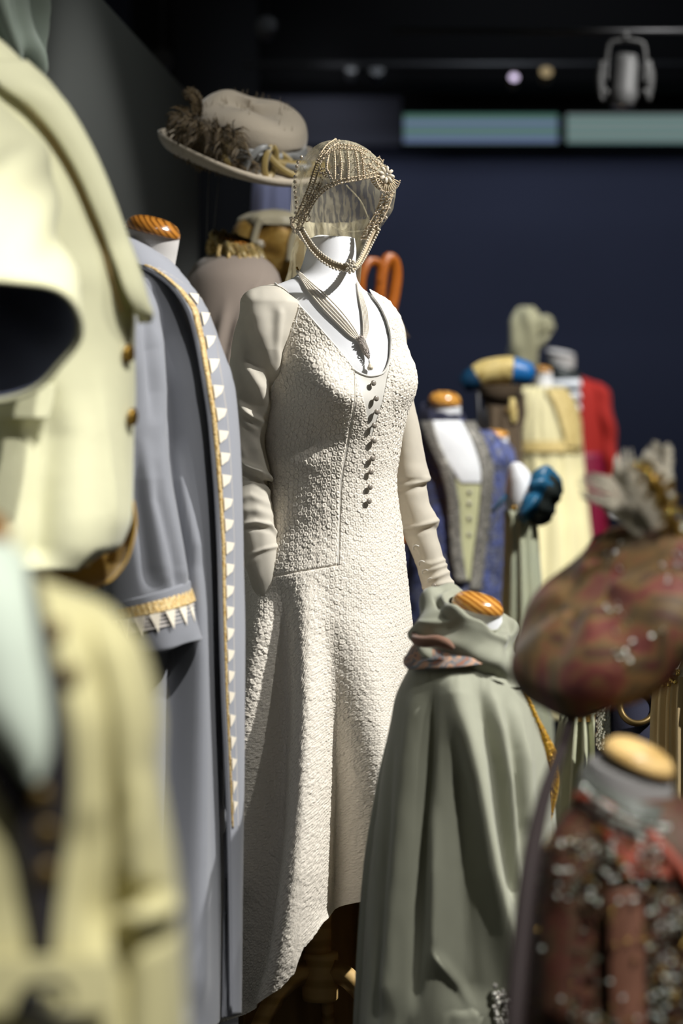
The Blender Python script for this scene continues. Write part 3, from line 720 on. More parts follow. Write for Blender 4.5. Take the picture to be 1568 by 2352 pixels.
for cxp, cyp, r0_, r1_ in ((745, 395, 9, 6), (752, 402, 9, 6), (842, 372, 11, 8), (858, 382, 10, 8), (848, 392, 9, 6), (868, 372, 8, 8), (700, 480, 8, 8), (715, 455, 7, 8), (696, 500, 8, 7), (872, 392, 12, 10), (728, 430, 7, 7), (708, 500, 6, 8)):
    a = np.linspace(0, 2*np.pi, 26); pts = np.stack([cxp + r0_*np.cos(a), cyp + r1_*np.sin(a)], -1)
    Pq = CL.S(pts[:, 0], pts[:, 1], .003)[0]; mesh('lace_loop', *tube(Pq, .0012, 5, caps=False), M['lace'], cap); small_pts.extend(list(CL.S(pts[::3, 0], pts[::3, 1], .005)[0]))
rr = random.Random(11)
for i in range(420):
    x, y = rr.uniform(680, 905), rr.uniform(328, 530)
    reg = inpoly(np.array([x]), np.array([y]), [(735, 370), (775, 326), (840, 345), (890, 395), (908, 440), (890, 450), (862, 405), (790, 416), (752, 430)])[0] or inpoly(np.array([x]), np.array([y]), [(684, 525), (682, 500), (735, 372), (752, 430), (720, 465), (695, 525)])[0]
    if reg: small_pts.append(CL.S(x, y, .003)[0])
mesh('small_beads', *beads(small_pts, .0015), M['lacebead'], cap, kind='stuff')
big = []
for pts, n in (([(692, 362), (686, 385), (682, 410), (682, 440), (685, 470), (682, 500)], 13), ([(676, 500), (674, 510), (678, 522), (686, 526), (694, 530), (700, 540)], 9), ([(668, 502), (672, 518), (676, 528)], 4), ([(680, 530), (690, 534), (698, 548), (706, 556)], 6)):
    big.extend(list(cpath(pts, n, .004)))
big.extend([W(x, y, DM - .02) for x, y in ((770, 322), (778, 324), (800, 330), (848, 350), (870, 372), (884, 385), (904, 444), (906, 432), (893, 478), (886, 500))])
mesh('pearl_row', *beads(big, .0032), M['lacebead'], cap, kind='stuff')
# far front edge of the cap, seen through the face opening
parts = []; fp = [(902, 446), (893, 472), (880, 500), (866, 522), (852, 548)]
for o_ in (0, -12, -24):
    pts = [W(x + o_, y, DM - .035) for x, y in fp]; parts.append(tube(pts, .0016, 6, 40))
q0, q1 = resample(np.array(fp, float), 14), resample(np.array(fp, float) - [24, 0], 14)
for i in range(14): parts.append(tube([W(*q0[i], DM-.035), W(*((q0[i]+q1[(i+1) % 14 if i < 13 else i])/2), DM-.035), W(*q1[min(13, i+1)], DM-.035)], .0012, 5))
mesh('far_edge_band', *join([(p[0], p[1]) for p in parts]), M['lace'], cap)
mesh('far_edge_beads', *beads([W(x + rr.uniform(-26, 2), y + rr.uniform(-4, 4), DM - .038) for x, y in resample(np.array(fp, float), 60)], .0016), M['lacebead'], cap, kind='stuff')
# inner cords of the net
for pts in ([(795, 425), (830, 465), (845, 500)], [(760, 520), (800, 532), (850, 528), (872, 518)]):
    q = resample(np.array(pts, float), 24); d = DM + .07
    mesh('inner_cord', *tube([W(x, y, d) for x, y in q], .0011, 6), M['net'], cap)
# chin strap
st = [(690, 527, 4.235), (702, 548, 4.222), (720, 574, 4.21), (746, 597, 4.202), (778, 613, 4.2), (806, 617, 4.203), (822, 607, 4.22), (838, 580, 4.245), (852, 550, 4.26), (866, 522, 4.265)]
sp = resample(np.array([W(*s_) for s_ in st]), 90)
mesh('chin_strap', *tube(sp, .0052, 8, flat=.35, up=(0, 1, 0)), M['lace'], cap)
t_ = np.gradient(sp, axis=0); t_ /= np.linalg.norm(t_, axis=1, keepdims=True); nn = np.cross(t_, [0, -1, 0])
mesh('strap_pearls', *beads(np.vstack([sp[::2] + nn[::2]*.0055 + [0, -.003, 0], sp[::2] - nn[::2]*.0055 + [0, -.003, 0]]), .0026), M['pearl'], cap, kind='stuff')
mesh('strap_knot', *beads([W(805 + 9*math.cos(a)*r_, 612 + 13*math.sin(a)*r_, 4.194) for r_ in (.3, .8, 1.1) for a in np.linspace(0, 6.28, 8)], .0029), M['pearl'], cap, kind='stuff')
# flower brooch
fcn, fnm = CL.S(878, 406, .008)
fnm = np.array([.45, -.88, .15]); fnm /= np.linalg.norm(fnm); ua = np.cross(fnm, [0, 0, 1]); ua /= np.linalg.norm(ua); ub = np.cross(ua, fnm)
for k in range(8):
    a = k*math.pi/4 + .2; d = ua*math.cos(a) + ub*math.sin(a)
    mesh('petal', *tube([fcn + d*.003, fcn + d*.008 + fnm*.002, fcn + d*.013 + fnm*.002, fcn + d*.0175], [.0008, .0034, .0034, .0008], 8, 12, flat=.7), M['pearl'], cap)
mesh('flower_centre', *beads([fcn + fnm*.003], .003), M['crystal'], cap)
# fan of lace under the flower
parts = []
for k in range(15):
    a = math.radians(200 + k*10); d = ua*math.cos(a) + ub*math.sin(a); parts.append(tube([fcn + d*.012 - fnm*.003, fcn + d*.02 - fnm*.003, fcn + d*.029 - fnm*.004], .0012, 5))
mesh('lace_fan', *join(parts), M['lace'], cap)
mesh('lace_fan_beads', *beads([fcn + (ua*math.cos(math.radians(195+k*7.5)) + ub*math.sin(math.radians(195+k*7.5)))*.03 - fnm*.003 for k in range(22)], .0017), M['lacebead'], cap, kind='stuff')
# veil falling behind the neck
vr = [(500, 676, 842), (540, 680, 838), (580, 668, 830), (620, 658, 828), (660, 645, 826), (720, 630, 822), (900, 620, 815), (1100, 615, 812)]
VL = Loft(DM + .135, [(a, b, c, .05, .02) for a, b, c in vr])
P = patch(VL, vr, 90, 60, 0, lambda X, Y, u: .006*np.sin(u*26 + .8*np.sin(Y/60)))
P[..., 1] = 2*(DM+.135) - P[..., 1] - .02
v, f = gridmesh(P, False); mesh('veil', v, f, M['veil'], cap)
# ------------------------------------------------------------------ blue-grey coat, left of the ivory dress
def dressform(label, D, neck, capL, capR, capmat, body=None, floor=PLINTH, px=None, h=.016, neckmat='white', capdepth=None, dip=.006, nd=None, bodyv=None, cs_=.78):
    """neck rings from top to bottom + wooden cap + hidden torso core + pole"""
    x = W((capL[0]+capR[0])/2 if px is None else px, 0, D)[0]
    t = thing('dress_form', label, 'mannequin', (x, D, floor))
    v, f = gridmesh(rings([(L, R, (nd or .85)*(R[0]-L[0])/2*D/F, D, dip) for L, R in neck], 40, 8), True, True, True)
    mesh('neck', v, f, M[neckmat], t)
    woodcap(t, capL, capR, D, h, capmat, capdepth, dip=dip)
    zt = W(0, neck[-1][0][1], D)[2]
    if body is not None:
        b0, b1 = bodyv
        core = Loft(D, [(v_, CX + F/D*(body.xc(v_) - body.hw(v_)*cs_), CX + F/D*(body.xc(v_) + body.hw(v_)*cs_), float(body.bf(v_))*cs_, float(body.bb(v_))*cs_, float(body.dy(v_))) for v_ in np.linspace(b0, b1, 9)])
        v, f = gridmesh(core.grid(30, 40), True, True, True); mesh('torso', v, f, M[neckmat], t); zt = W(0, b1, D)[2]
    pole_to_floor(t, x, D, zt + .01, floor)
    return t
M['coat'] = fabric('blue grey wool', (122, 124, 130), .9, .3, 1100, .2, .08)
M['coatface'] = fabric('pale blue grey facing', (140, 142, 149), .85, .3, 900, .15, .05)
M['goldlace'] = brocade('gold lace', [(150, 112, 48), (214, 196, 150), (190, 150, 70), (120, 96, 60)], 260, .55, .15, .6)
M['creamlace'] = fabric('cream lace', (236, 226, 206), .8, .2, 1600, .5, .15)
M['tulle'] = fabric('grey ribbon', (176, 170, 164), .8, .2, 900, .3, .1)
DB = 3.85
CB = Loft(DB, [(556, 262, 304, .03, .05), (582, 236, 346, .06, .07), (622, 206, 396, .085, .09), (700, 176, 428, .11, .1), (800, 158, 466, .125, .11), (900, 146, 500, .135, .12), (1000, 138, 511, .14, .12), (1100, 132, 516, .145, .13), (1300, 122, 520, .155, .14), (1500, 112, 523, .165, .15), (1800, 104, 520, .175, .16), (2100, 100, 515, .18, .165), (2335, 98, 512, .185, .17)], 2.3)
dressform('grey-white dress form with a domed striped wood neck cap wearing the blue-grey coat', DB, [((289, 520), (412, 550)), ((288, 540), (410, 565)), ((286, 590), (402, 612)), ((240, 680), (410, 690))], (287, 516), (412, 548), M['wood'], CB, bodyv=(760, 1300), cs_=.55, h=.024, neckmat='greyform')
coat = thing('coat', 'long blue-grey wool coat with gold lace trim left of the ivory dress', 'coat', (W(310, 0, DB)[0], DB, W(0, 2335, DB)[2]))
def coatfold(X, Y, T, V, P):
    f = np.sin(T) > 0
    d = f*(ridge(X, Y, [(640, 350, 40, -.004), (760, 400, 30, -.035), (900, 405, 34, -.045), (1100, 415, 34, -.045), (1300, 430, 28, -.04), (1500, 410, 34, -.03), (2000, 400, 34, -.03), (2330, 395, 30, -.03)], 30)
        + ridge(X, Y, [(1000, 425, 10, .0), (1100, 428, 14, .02), (1250, 445, 16, .026), (1400, 450, 18, .02), (1700, 452, 22, .016), (2300, 450, 26, .014)], 60)
        + ridge(X, Y, [(760, 390, 8, .006), (900, 396, 9, .016), (1050, 398, 10, .018), (1200, 410, 10, .012)], 50))
    b = ~f
    return d + b*.014*np.cos(7*T)*sst(700, 1400, V)
v, f = gridmesh(CB.grid(240, 160, 557, None, coatfold), True, True, False); mesh('coat_body', v, f, M['coat'], coat, solid=.003)
trim = [(288, 608), (315, 612), (342, 624), (366, 645), (388, 674), (410, 725), (430, 800), (446, 880), (458, 960), (466, 1050), (473, 1150), (478, 1250), (481, 1400), (486, 1600), (492, 1750), (497, 1900), (500, 2100), (502, 2320)]
tx = lambda y: np.interp(y, [p[1] for p in trim], [p[0] for p in trim])
edge = lambda y: np.interp(y, [540, 566, 608, 642, 690, 740, 800, 880, 980, 1100, 1300, 1450, 1700, 1900, 2100, 2250, 2330], [292, 318, 392, 412, 430, 446, 470, 499, 511, 517, 520, 523, 521, 517, 515, 513, 512])
# front facing that turns back from the edge: rows from trim line to the outer edge
rowsF = [(y, tx(y) if y > 612 else 282 + (y-545)*.1, edge(y)) for y in (548, 575, 600, 613, 640, 670, 700, 740, 800, 880, 960, 1050, 1150, 1300, 1450, 1600, 1750, 1900, 2100, 2250, 2328)]
fof = lambda u, y: (.012 + .016*np.sin(np.clip(u, 0, 1)*math.pi*.5 + .5))*(.2 + .8*sst(600, 740, y))
P = patch(CB, rowsF, 220, 26, 0.0, lambda X, Y, u: fof(u, Y))
face_ = mesh('front_facing', *gridmesh(P, False), M['coatface'], coat, solid=.004)
sidepts = P[:, 0]
mesh('facing_edge', *tube(sidepts[::2], .0028, 6), M['coatface'], coat)
def offp(u, off, i): return None
# gold braid and grey ribbon beside the trim line, points of cream lace
def facing_at(x, y, off):
    u = np.clip((np.asarray(x, float) - tx(y))/np.maximum(edge(y)-tx(y), 1), 0, 1)
    return CB.S(x, y, fof(u, np.asarray(y, float)) + off)[0]
ys = np.linspace(616, 1900, 150)
wdt = np.interp(ys, [616, 700, 1000, 1400, 1900], [6, 8, 7, 4, 2])
A = facing_at(tx(ys) + 1, ys, .004); B = facing_at(tx(ys) + wdt, ys, .0045)
mesh('gold_braid', *gridmesh(np.stack([A, (A+B)/2 + [0, -.001, 0], B], 1), False), M['goldlace'], coat, solid=.001)
w2 = np.interp(ys, [616, 700, 1000, 1400, 1900], [14, 27, 24, 16, 8])
A = facing_at(tx(ys) + wdt, ys, .0035); B = facing_at(tx(ys) + w2, ys, .0035)
mesh('grey_ribbon', *gridmesh(np.stack([A, B], 1), False), M['tulle'], coat, solid=.0008)
for k, y in enumerate([700, 748, 800, 853, 905, 955, 1005, 1055, 1105, 1158, 1206, 1258, 1308, 1358, 1406, 1455, 1504, 1552, 1600, 1652, 1702, 1752, 1804, 1850]):
    w0, w1 = np.interp(y, [700, 1000, 1400, 1900], [10, 7, 4, 2]), np.interp(y, [700, 900, 1400, 1900], [20, 22, 14, 6])
    a, b, c, d = ((tx(y-13)+w0, y-13), (tx(y)+w1, y-10), (tx(y)+w1-3, y+6), (tx(y+17)+w0, y+17))
    q = np.array([facing_at(p[0], p[1], .006) for p in (a, b, c, d)])
    mesh('lace_point', q, [[0, 1, 2, 3]], M['creamlace'], coat, smooth=False, solid=.0012)
# collar band round the neck
P = rings([((258, 520), (300, 556), .055, DB, .012), ((254, 548), (330, 596), .066, DB, .026), ((240, 600), (384, 662), .084, DB, .036)], 60, 8)
mesh('collar', *gridmesh(P), M['coat'], coat, solid=.004)
# sleeve and turned-back cuff
CS = Loft(DB - .16, [(628, 262, 318, .02, .03, .06), (660, 236, 342, .05, .05, .04), (720, 214, 364, .07, .06, .02), (860, 205, 376, .075, .06), (1000, 205, 380, .075, .06), (1080, 208, 388, .075, .06), (1230, 222, 412, .075, .06), (1350, 238, 432, .072, .06), (1440, 246, 440, .07, .06)])
def cs(X, Y, T, V, P):
    f = np.sin(T) > -.1
    return f*(ridge(X, Y, [(700, 335, 10, -.008), (800, 348, 12, -.016), (900, 352, 12, -.01), (980, 352, 12, .0)], 30) + ridge(X, Y, [(760, 366, 8, .004), (900, 372, 9, .006), (1000, 366, 14, .006), (1100, 372, 18, .008), (1250, 400, 16, .01), (1340, 418, 12, .01)], 30)
      + ridge(X, Y, [(1000, 330, 14, .0), (1100, 340, 20, .008), (1300, 375, 20, .01), (1350, 385, 18, .008)]) - ridge(X, Y, [(1050, 352, 10, .0), (1150, 362, 11, .01), (1300, 398, 9, .01), (1350, 404, 9, .008)]) - ridge(X, Y, [(1000, 312, 16, .002), (1150, 320, 16, .01), (1340, 345, 16, .01)]))
v, f = gridmesh(CS.grid(200, 90, 628, None, cs), True, True, False); sv = mesh('sleeve', v, f, M['coat'], coat, solid=.003)
DCf = DB - .16
cuffr = [((250, 1382), (434, 1332), .074, DCf, .004), ((252, 1384), (437, 1336), .077, DCf, .004), ((262, 1430), (446, 1398), .079, DCf, .004), ((270, 1480), (458, 1450), .078, DCf, .004), ((272, 1500), (462, 1464), .076, DCf, .004), ((276, 1502), (456, 1468), .07, DCf, .004), ((276, 1460), (448, 1430), .066, DCf, .004)]
wob = lambda X, Y, T, t: .0025*np.sin(5*T + 1) * sst(2, 4, t)
cf_ = mesh('cuff', *gridmesh(rings(cuffr, 80, 8, wob)), M['coat'], coat)
def cuffband(y0, y1, y0r, y1r, off, mat, name, wv=0):
    r = [((252 - off, y0), (437 + off, y0r), .078 + off*DB/F, DCf, .004), ((262 - off, y1), (446 + off*1.0, y1r), .081 + off*DB/F, DCf, .004)]
    P = rings(r, 120, 6, (lambda X, Y, T, t: wv*np.sin(46*T)) if wv else None); return mesh(name, *gridmesh(P), mat, cf_)
cuffband(1398, 1418, 1352, 1380, 2, M['goldlace'], 'cuff_braid', .0012)
for k in range(4):
    cuffband(1420 + k*9, 1427 + k*9, 1381 + k*9, 1388 + k*9, 1 + k*.6, M['tulle'], 'cuff_ribbon')
TT_ = np.linspace(.25, 2.9, 8)
for a in TT_:
    def cp(ang, t_):
        L, R = np.array([256, 1420.]) + t_*np.array([8, 44]), np.array([440, 1384.]) + t_*np.array([9, 42]); l, r = W(*L, DCf), W(*R, DCf); c, A_ = (l+r)/2, (r-l)/2
        return c + A_*1.045*math.cos(ang) + np.array([0, -.0865, -.004])*math.sin(ang)
    mesh('lace_point', np.array([cp(a-.13, 0), cp(a+.13, 0), cp(a, 1.0)]), [[0, 1, 2]], M['creamlace'], cf_, smooth=False, solid=.0012)

# ------------------------------------------------------------------ cream jacket, upper left
M['cream'] = fabric('cream linen', (226, 224, 186), .9, .2, 700, .2, .06, 20)
M['creamlining'] = satin('ochre lining', (190, 150, 60), .5)
M['darklining'] = satin('dark navy lining', (128, 134, 158), .6)
DC = 3.2
CC = Loft(DC, [(70, -190, -30, .03, .03), (92, -205, 2, .06, .05), (150, -225, 62, .085, .07), (220, -240, 122, .105, .08), (300, -250, 170, .12, .09), (400, -258, 214, .13, .1), (500, -262, 249, .135, .1), (580, -264, 274, .135, .1), (640, -266, 298, .135, .1), (700, -266, 311, .13, .1), (800, -266, 309, .13, .1), (900, -265, 311, .13, .1), (1000, -264, 307, .13, .1), (1100, -262, 305, .135, .1), (1180, -262, 303, .138, .1), (1250, -260, 280, .14, .1), (1306, -258, 244, .14, .1)], 2.2)
dressform('dress form under the cream jacket at the upper left, its neck outside the picture', DC, [((-150, 20), (-60, 40)), ((-160, 90), (-50, 100)), ((-200, 200), (0, 200))], (-150, 18), (-60, 38), M['wood'], CC, bodyv=(260, 1250), px=0)
jk = thing('jacket', 'pale cream linen jacket with a long lapel at the upper left', 'jacket', (W(20, 0, DC)[0], DC, W(0, 1306, DC)[2]))
def jf(X, Y, T, V, P):
    f = np.sin(T) > 0
    return f*(ridge(X, Y, [(880, 90, 40, -.008), (1000, 110, 40, -.02), (1150, 95, 40, -.028), (1300, 90, 40, -.03)], 40) + ridge(X, Y, [(950, 200, 50, .006), (1300, 190, 60, .01)], 60) + ridge(X, Y, [(880, 225, 12, .004), (1200, 262, 14, .006)], 60)) - .02*sst(1250, 1306, V)*(np.cos(T) > .8)
v, f = gridmesh(CC.grid(150, 120, 72, None, jf), True, True, False); mesh('jacket_body', v, f, M['cream'], jk, solid=.004)
lp = [(150, -40, 52), (200, -10, 104), (260, 60, 146), (320, 110, 178), (400, 158, 213), (480, 194, 242), (560, 226, 268), (620, 244, 290), (670, 256, 303), (715, 276, 309), (735, 296, 304)]
P = patch(CC, [(a, b, c) for a, b, c in lp], 90, 16, .006, lambda X, Y, u: .02*np.sin(np.clip(u*.9 + .1, 0, 1)*math.pi)*sst(150, 260, Y) + .012*(1-u)*sst(560, 720, Y)*(1-sst(720, 735, Y)))
mesh('lapel', *gridmesh(P, False), M['cream'], jk, solid=.004)
q, _ = spath(CC, [(-40, 160), (60, 250), (112, 322), (160, 402), (196, 482), (228, 562), (250, 640), (272, 716)], 60, .006); mesh('lapel_piping', *tube(q, .0026, 6), fabric('tan piping', (176, 150, 104)), jk)
for x, y in ((286, 812), (294, 957)):
    p, n = CC.S(x, y, .004); P, f = lathe([(0, 0), (.011, 0), (.012, .003), (.010, .006), (.004, .005), (0, .005)], 20)
    o = mesh('button', P.reshape(-1, 3), f, M['gold'], None, origin=(0, 0, 0)); o.parent = jk; o.location = Vector(p) - parent_loc(jk); o.rotation_euler = Vector(n).to_track_quat('Z', 'Y').to_euler()
P = patch(CC, [(884, -90, 122), (920, -90, 118), (962, -90, 108)], 20, 24, .012); mesh('pocket_flap', *gridmesh(P, False), M['cream'], jk, solid=.006)
# rounded back skirt of the jacket showing its ochre inside
BK = Loft(DC + .03, [(1150, -250, 308, .10, .1), (1200, -250, 314, .10, .1), (1270, -245, 300, .1, .1), (1330, -235, 262, .1, .1), (1366, -200, 190, .1, .1)])
P = BK.grid(40, 60, T=np.linspace(np.pi, 2*np.pi, 60), wrap=False); mesh('back_lining', *gridmesh(P, False), M['creamlining'], jk, solid=.003)
# short sleeve coming forward, cuff open to the viewer
path = np.array([W(-60, 290, 3.10), W(-45, 400, 3.06), W(-30, 540, 2.98), W(-12, 670, 2.90), W(-6, 735, 2.865), W(0, 776, 2.842)]); rad = np.array([.05, .082, .09, .092, .092, .092])
q = resample(np.c_[path, rad], 60); t_ = np.gradient(q[:, :3], axis=0); t_ /= np.linalg.norm(t_, axis=1, keepdims=True)
ang = np.linspace(0, 2*np.pi, 64, endpoint=False); P = []
for i in range(60):
    b = np.cross(t_[i], [0, 1, 0]); b /= np.linalg.norm(b); c = np.cross(b, t_[i]); rr_ = q[i, 3]*(1 + .07*np.sin(3*ang + i*.14) + .05*np.sin(7*ang + i*.3)*min(1, i/20)*(1-.8*max(0, (i-45)/15)))
    P.append(q[i, :3] + rr_[:, None]*(np.cos(ang)[:, None]*b + np.sin(ang)[:, None]*c))
P = np.array(P); v, f = gridmesh(P, True, True, False); js = mesh('sleeve', v, f, M['cream'], jk, solid=.004)
Pi = q[:, None, :3] + (P - q[:, None, :3])*.94; v, f = gridmesh(Pi[25:], True, True, False); mesh('sleeve_lining', v, f, M['darklining'], js)
mesh('cuff_edge', *tube(np.vstack([P[-1], P[-1][:1]]), .004, 6, caps=False), M['cream'], js)

# ------------------------------------------------------------------ cream jacket with dark waistcoat, lower left foreground
M['cream2'] = fabric('yellowed cream wool', (222, 214, 160), .9, .2, 500, .2, .06, 16)
M['shirt'] = fabric('pale mint cotton', (214, 226, 208), .85, .1, 600, .1, .05)
M['darkvest'] = fabric('near black velvet', (40, 36, 38), .9, .4, 500, .2, .1)
M['blackcord'] = gloss('black cord', (18, 17, 18), .4)
M['bronze'] = gloss('dull bronze', (106, 86, 44), .45, .6)
DD = 1.9
JD = Loft(DD, [(1290, -300, 40, .04, .04), (1330, -320, 96, .07, .06), (1390, -345, 244, .095, .08), (1440, -352, 290, .105, .085), (1500, -360, 330, .112, .09), (1650, -370, 366, .12, .09), (1780, -378, 364, .118, .09), (1900, -386, 384, .115, .09), (2000, -394, 402, .115, .09), (2150, -402, 417, .12, .09), (2352, -410, 428, .125, .095), (2560, -412, 434, .13, .1)], 2.3)
dressform('dress form under the yellowed cream jacket in the bottom left corner', DD, [((-130, 1215), (20, 1235)), ((-135, 1260), (22, 1270)), ((-190, 1380), (110, 1390))], (-130, 1212), (20, 1232), M['wood'], JD, floor=FLOOR, bodyv=(1450, 2400), px=0)
jd = thing('jacket', 'blurred yellowed cream jacket over a dark waistcoat in the bottom left corner', 'jacket', (W(0, 0, DD)[0], DD, W(0, 2560, DD)[2]))
jdf = lambda X, Y, T, V, P: (np.sin(T) > 0)*(ridge(X, Y, [(1850, 215, 30, .0), (2000, 225, 34, -.008), (2100, 230, 30, -.016), (2180, 235, 30, -.008)], 40) + ridge(X, Y, [(1600, 200, 60, .004), (1900, 190, 50, .006)], 60))
v, f = gridmesh(JD.grid(110, 110, 1292, None, jdf), True, True, True); mesh('jacket_body', v, f, M['cream2'], jd)
P = patch(JD, [(1330, 10, 76), (1480, 20, 116), (1600, 0, 146), (1700, -60, 160), (1800, -20, 164), (1880, 24, 158), (1990, 50, 142), (2100, 66, 128), (2196, 78, 120)], 60, 16, .004); vest = tag(mesh('waistcoat', *gridmesh(P, False), M['darkvest'], None, solid=.003), 'dark velvet waistcoat with three dull buttons inside the bottom left jacket', 'waistcoat')
P = patch(JD, [(1300, -120, 44), (1400, -110, 62), (1480, -100, 76), (1600, -70, 99), (1680, -16, 106), (1740, 36, 98), (1786, 66, 80)], 50, 20, .008, lambda X, Y, u: .012*np.sin(u*3.1)); sh = tag(mesh('shirt', *gridmesh(P, False), M['shirt'], None, solid=.003), 'pale mint shirt front inside the bottom left jacket', 'shirt')
for x, y in ((92, 1832), (106, 1915), (106, 2008)):
    p, n = JD.S(x, y, .004); P, f = lathe([(0, 0), (.0095, 0), (.0105, .002), (.008, .005), (0, .0055)], 20)
    o = mesh('button', P.reshape(-1, 3), f, M['bronze'], None, origin=(0, 0, 0)); o.parent = vest; o.location = Vector(p) - parent_loc(vest); o.rotation_euler = Vector(n).to_track_quat('Z', 'Y').to_euler()
for cx0, cy0 in ((112, 1452), (148, 1552)):
    a = np.linspace(0, 4*np.pi, 40); pts = [(cx0 + 22*math.sin(s_)*.8 + 6*s_/6, cy0 + 13*math.sin(2*s_)*.7 + 4*math.cos(s_)) for s_ in a]; q, _ = spath(JD, pts, 60, .004); mesh('frog_fastening', *tube(q, .003, 6), M['bronze'], jd)
P = patch(JD, [(2196, -60, 250), (2250, -60, 248), (2326, -60, 240)], 24, 30, .007); pk = mesh('pocket', *gridmesh(P, False), M['cream2'], jd, solid=.004)
sp_ = [(30 + 48 + 44*math.exp(-.16*s_)*math.cos(s_), 2294 + 40*math.exp(-.16*s_)*math.sin(s_)) for s_ in np.linspace(0, 10, 40)]
q, _ = spath(JD, sp_, 80, .009); mesh('scroll_embroidery', *tube(q, .0045, 6), M['blackcord'], pk)
q, _ = spath(JD, [(30, 2330), (60, 2270), (110, 2250), (140, 2262), (150, 2290)], 40, .009); mesh('scroll_embroidery', *tube(q, [.004]*40, 6), M['blackcord'], pk)
q, _ = spath(JD, [(90, 2330), (140, 2345), (190, 2330)], 30, .009); mesh('scroll_embroidery', *tube(q, .004, 6), M['blackcord'], pk)
JS = Loft(DD - .03, [(1392, 170, 246, .02, .03), (1440, 186, 296, .045, .05), (1500, 204, 334, .06, .05), (1650, 232, 369, .068, .05), (1780, 255, 368, .068, .05), (1850, 262, 380, .066, .05), (2000, 268, 405, .068, .05), (2150, 266, 420, .07, .05), (2352, 252, 430, .07, .05), (2500, 240, 430, .07, .05)])
jsf = lambda X, Y, T, V, P: (np.sin(T) > -.1)*(xridge(X, Y, [(260, 2080, 16, -.004), (300, 2066, 18, -.014), (350, 2052, 16, -.014), (380, 2056, 14, -.004)], 20) + xridge(X, Y, [(260, 2110, 26, .006), (330, 2105, 28, .012), (400, 2080, 26, .008)], 20) + ridge(X, Y, [(1760, 330, 24, .0), (1900, 312, 22, .008), (2020, 300, 22, .006)], 40) - xridge(X, Y, [(280, 2180, 20, .008), (400, 2140, 20, .006)], 20))
v, f = gridmesh(JS.grid(110, 70, 1394, None, jsf), True, True, True); mesh('sleeve', v, f, M['cream2'], jd)

# ------------------------------------------------------------------ grey-green draped cloth in the top left corner
M['greygreen'] = satin('grey green satin', (172, 186, 172), .45)
DT = 3.6
P = rings([((-60, -160), (60, -150), .04, DT), ((-90, -60), (78, -60), .08, DT), ((-100, 20), (86, 20), .09, DT), ((-95, 80), (90, 84), .08, DT), ((-80, 120), (96, 128), .07, DT), ((-60, 140), (92, 160), .05, DT), ((-20, 150), (74, 166), .02, DT)], 90, 10, lambda X, Y, T, t: .012*np.cos(9*T + .6*t) + .008*np.sin(4*T + t*1.3))
gh = thing('draped_hood', 'grey-green satin hood with hanging folds cut off by the top left corner', 'hood', tuple(W(0, 165, DT)))
v, f = gridmesh(P, True, True, True); mesh('hood_cloth', v, f, M['greygreen'], gh)
a = W(-10, 150, DT); mesh('hood_stand', *tube([a + [0, 0, .1], (a[0], DT, 0.9), (a[0], DT, PLINTH)], .01, 8), M['dkmetal'], gh)
# ------------------------------------------------------------------ taupe cloak with gold ruff, behind the dress on the left; feathered hat above it
M['cloak'] = fabric('taupe wool cloak', (122, 110, 100), .9, .3, 800, .2, .12)
M['ruff'] = brocade('old gold ruff', [(70, 58, 26), (150, 122, 62), (196, 168, 108)], 90, .6, .1)
M['felt'] = fabric('stone grey felt', (176, 164, 146), .95, .5, 260, .5, .15)
M['feather'] = fabric('dark brown feather', (104, 86, 56), .9, .3, 700, .5, .3)
M['fringe'] = fabric('fawn feather tips', (140, 122, 92), .9, .3, 700, .4, .2)
M['goldsatin'] = satin('gold satin', (154, 132, 76), .4)
M['greyribbon'] = satin('grey satin ribbon', (128, 128, 126), .35)
DK = 5.0
CK = Loft(DK, [(584, 478, 590, .04, .05), (604, 450, 622, .07, .07), (650, 425, 646, .1, .09), (700, 414, 656, .11, .1), (900, 398, 680, .13, .12), (1300, 386, 694, .15, .14), (1700, 378, 702, .17, .16), (2150, 372, 708, .18, .17)])
dressform('dress form hidden under the taupe cloak', DK, [((500, 560), (580, 580)), ((496, 600), (584, 615)), ((470, 680), (600, 690))], (500, 556), (580, 576), M['wood'], CK, bodyv=(650, 1500))
ck = thing('cloak', 'taupe cloak with soft shoulder folds behind the left sleeve of the dress', 'cloak', (W(540, 0, DK)[0], DK, W(0, 2150, DK)[2]))
def ckf(X, Y, T, V, P):
    d = ridge(X, Y, [(630, 634, 9, .004), (680, 610, 8, .010), (740, 582, 8, .012), (850, 556, 8, .010), (1100, 546, 9, .010)], 30) + ridge(X, Y, [(625, 612, 9, .003), (670, 584, 9, .009), (740, 548, 9, .012), (860, 524, 9, .012), (1100, 514, 10, .010)], 30)
    d = d + ridge(X, Y, [(700, 520, 12, .004), (800, 500, 12, .012), (1000, 488, 12, .014)], 40) - ridge(X, Y, [(700, 566, 8, .003), (800, 540, 8, .008), (1000, 530, 8, .010)], 40)
    return (np.sin(T) > 0)*d + .012*np.cos(11*T)*sst(900, 1500, V)
v, f = gridmesh(CK.grid(150, 130, 586, None, ckf), True, True, False); mesh('cloak_body', v, f, M['cloak'], ck, solid=.003)
wv = np.linspace(0, 2*np.pi, 140, endpoint=False)
P = rings([((492, 538), (578, 556), .035, DK, .012), ((482, 552), (596, 582), .055, DK, .018), ((480, 572), (602, 604), .06, DK, .02), ((486, 588), (600, 616), .05, DK, .02), ((500, 580), (584, 604), .035, DK, .014)], 140, 6, lambda X, Y, T, t: .008*np.sin(15*T)*np.sin(np.clip(t/4, 0, 1)*math.pi))
mesh('ruff_collar', *gridmesh(P), M['ruff'], ck)
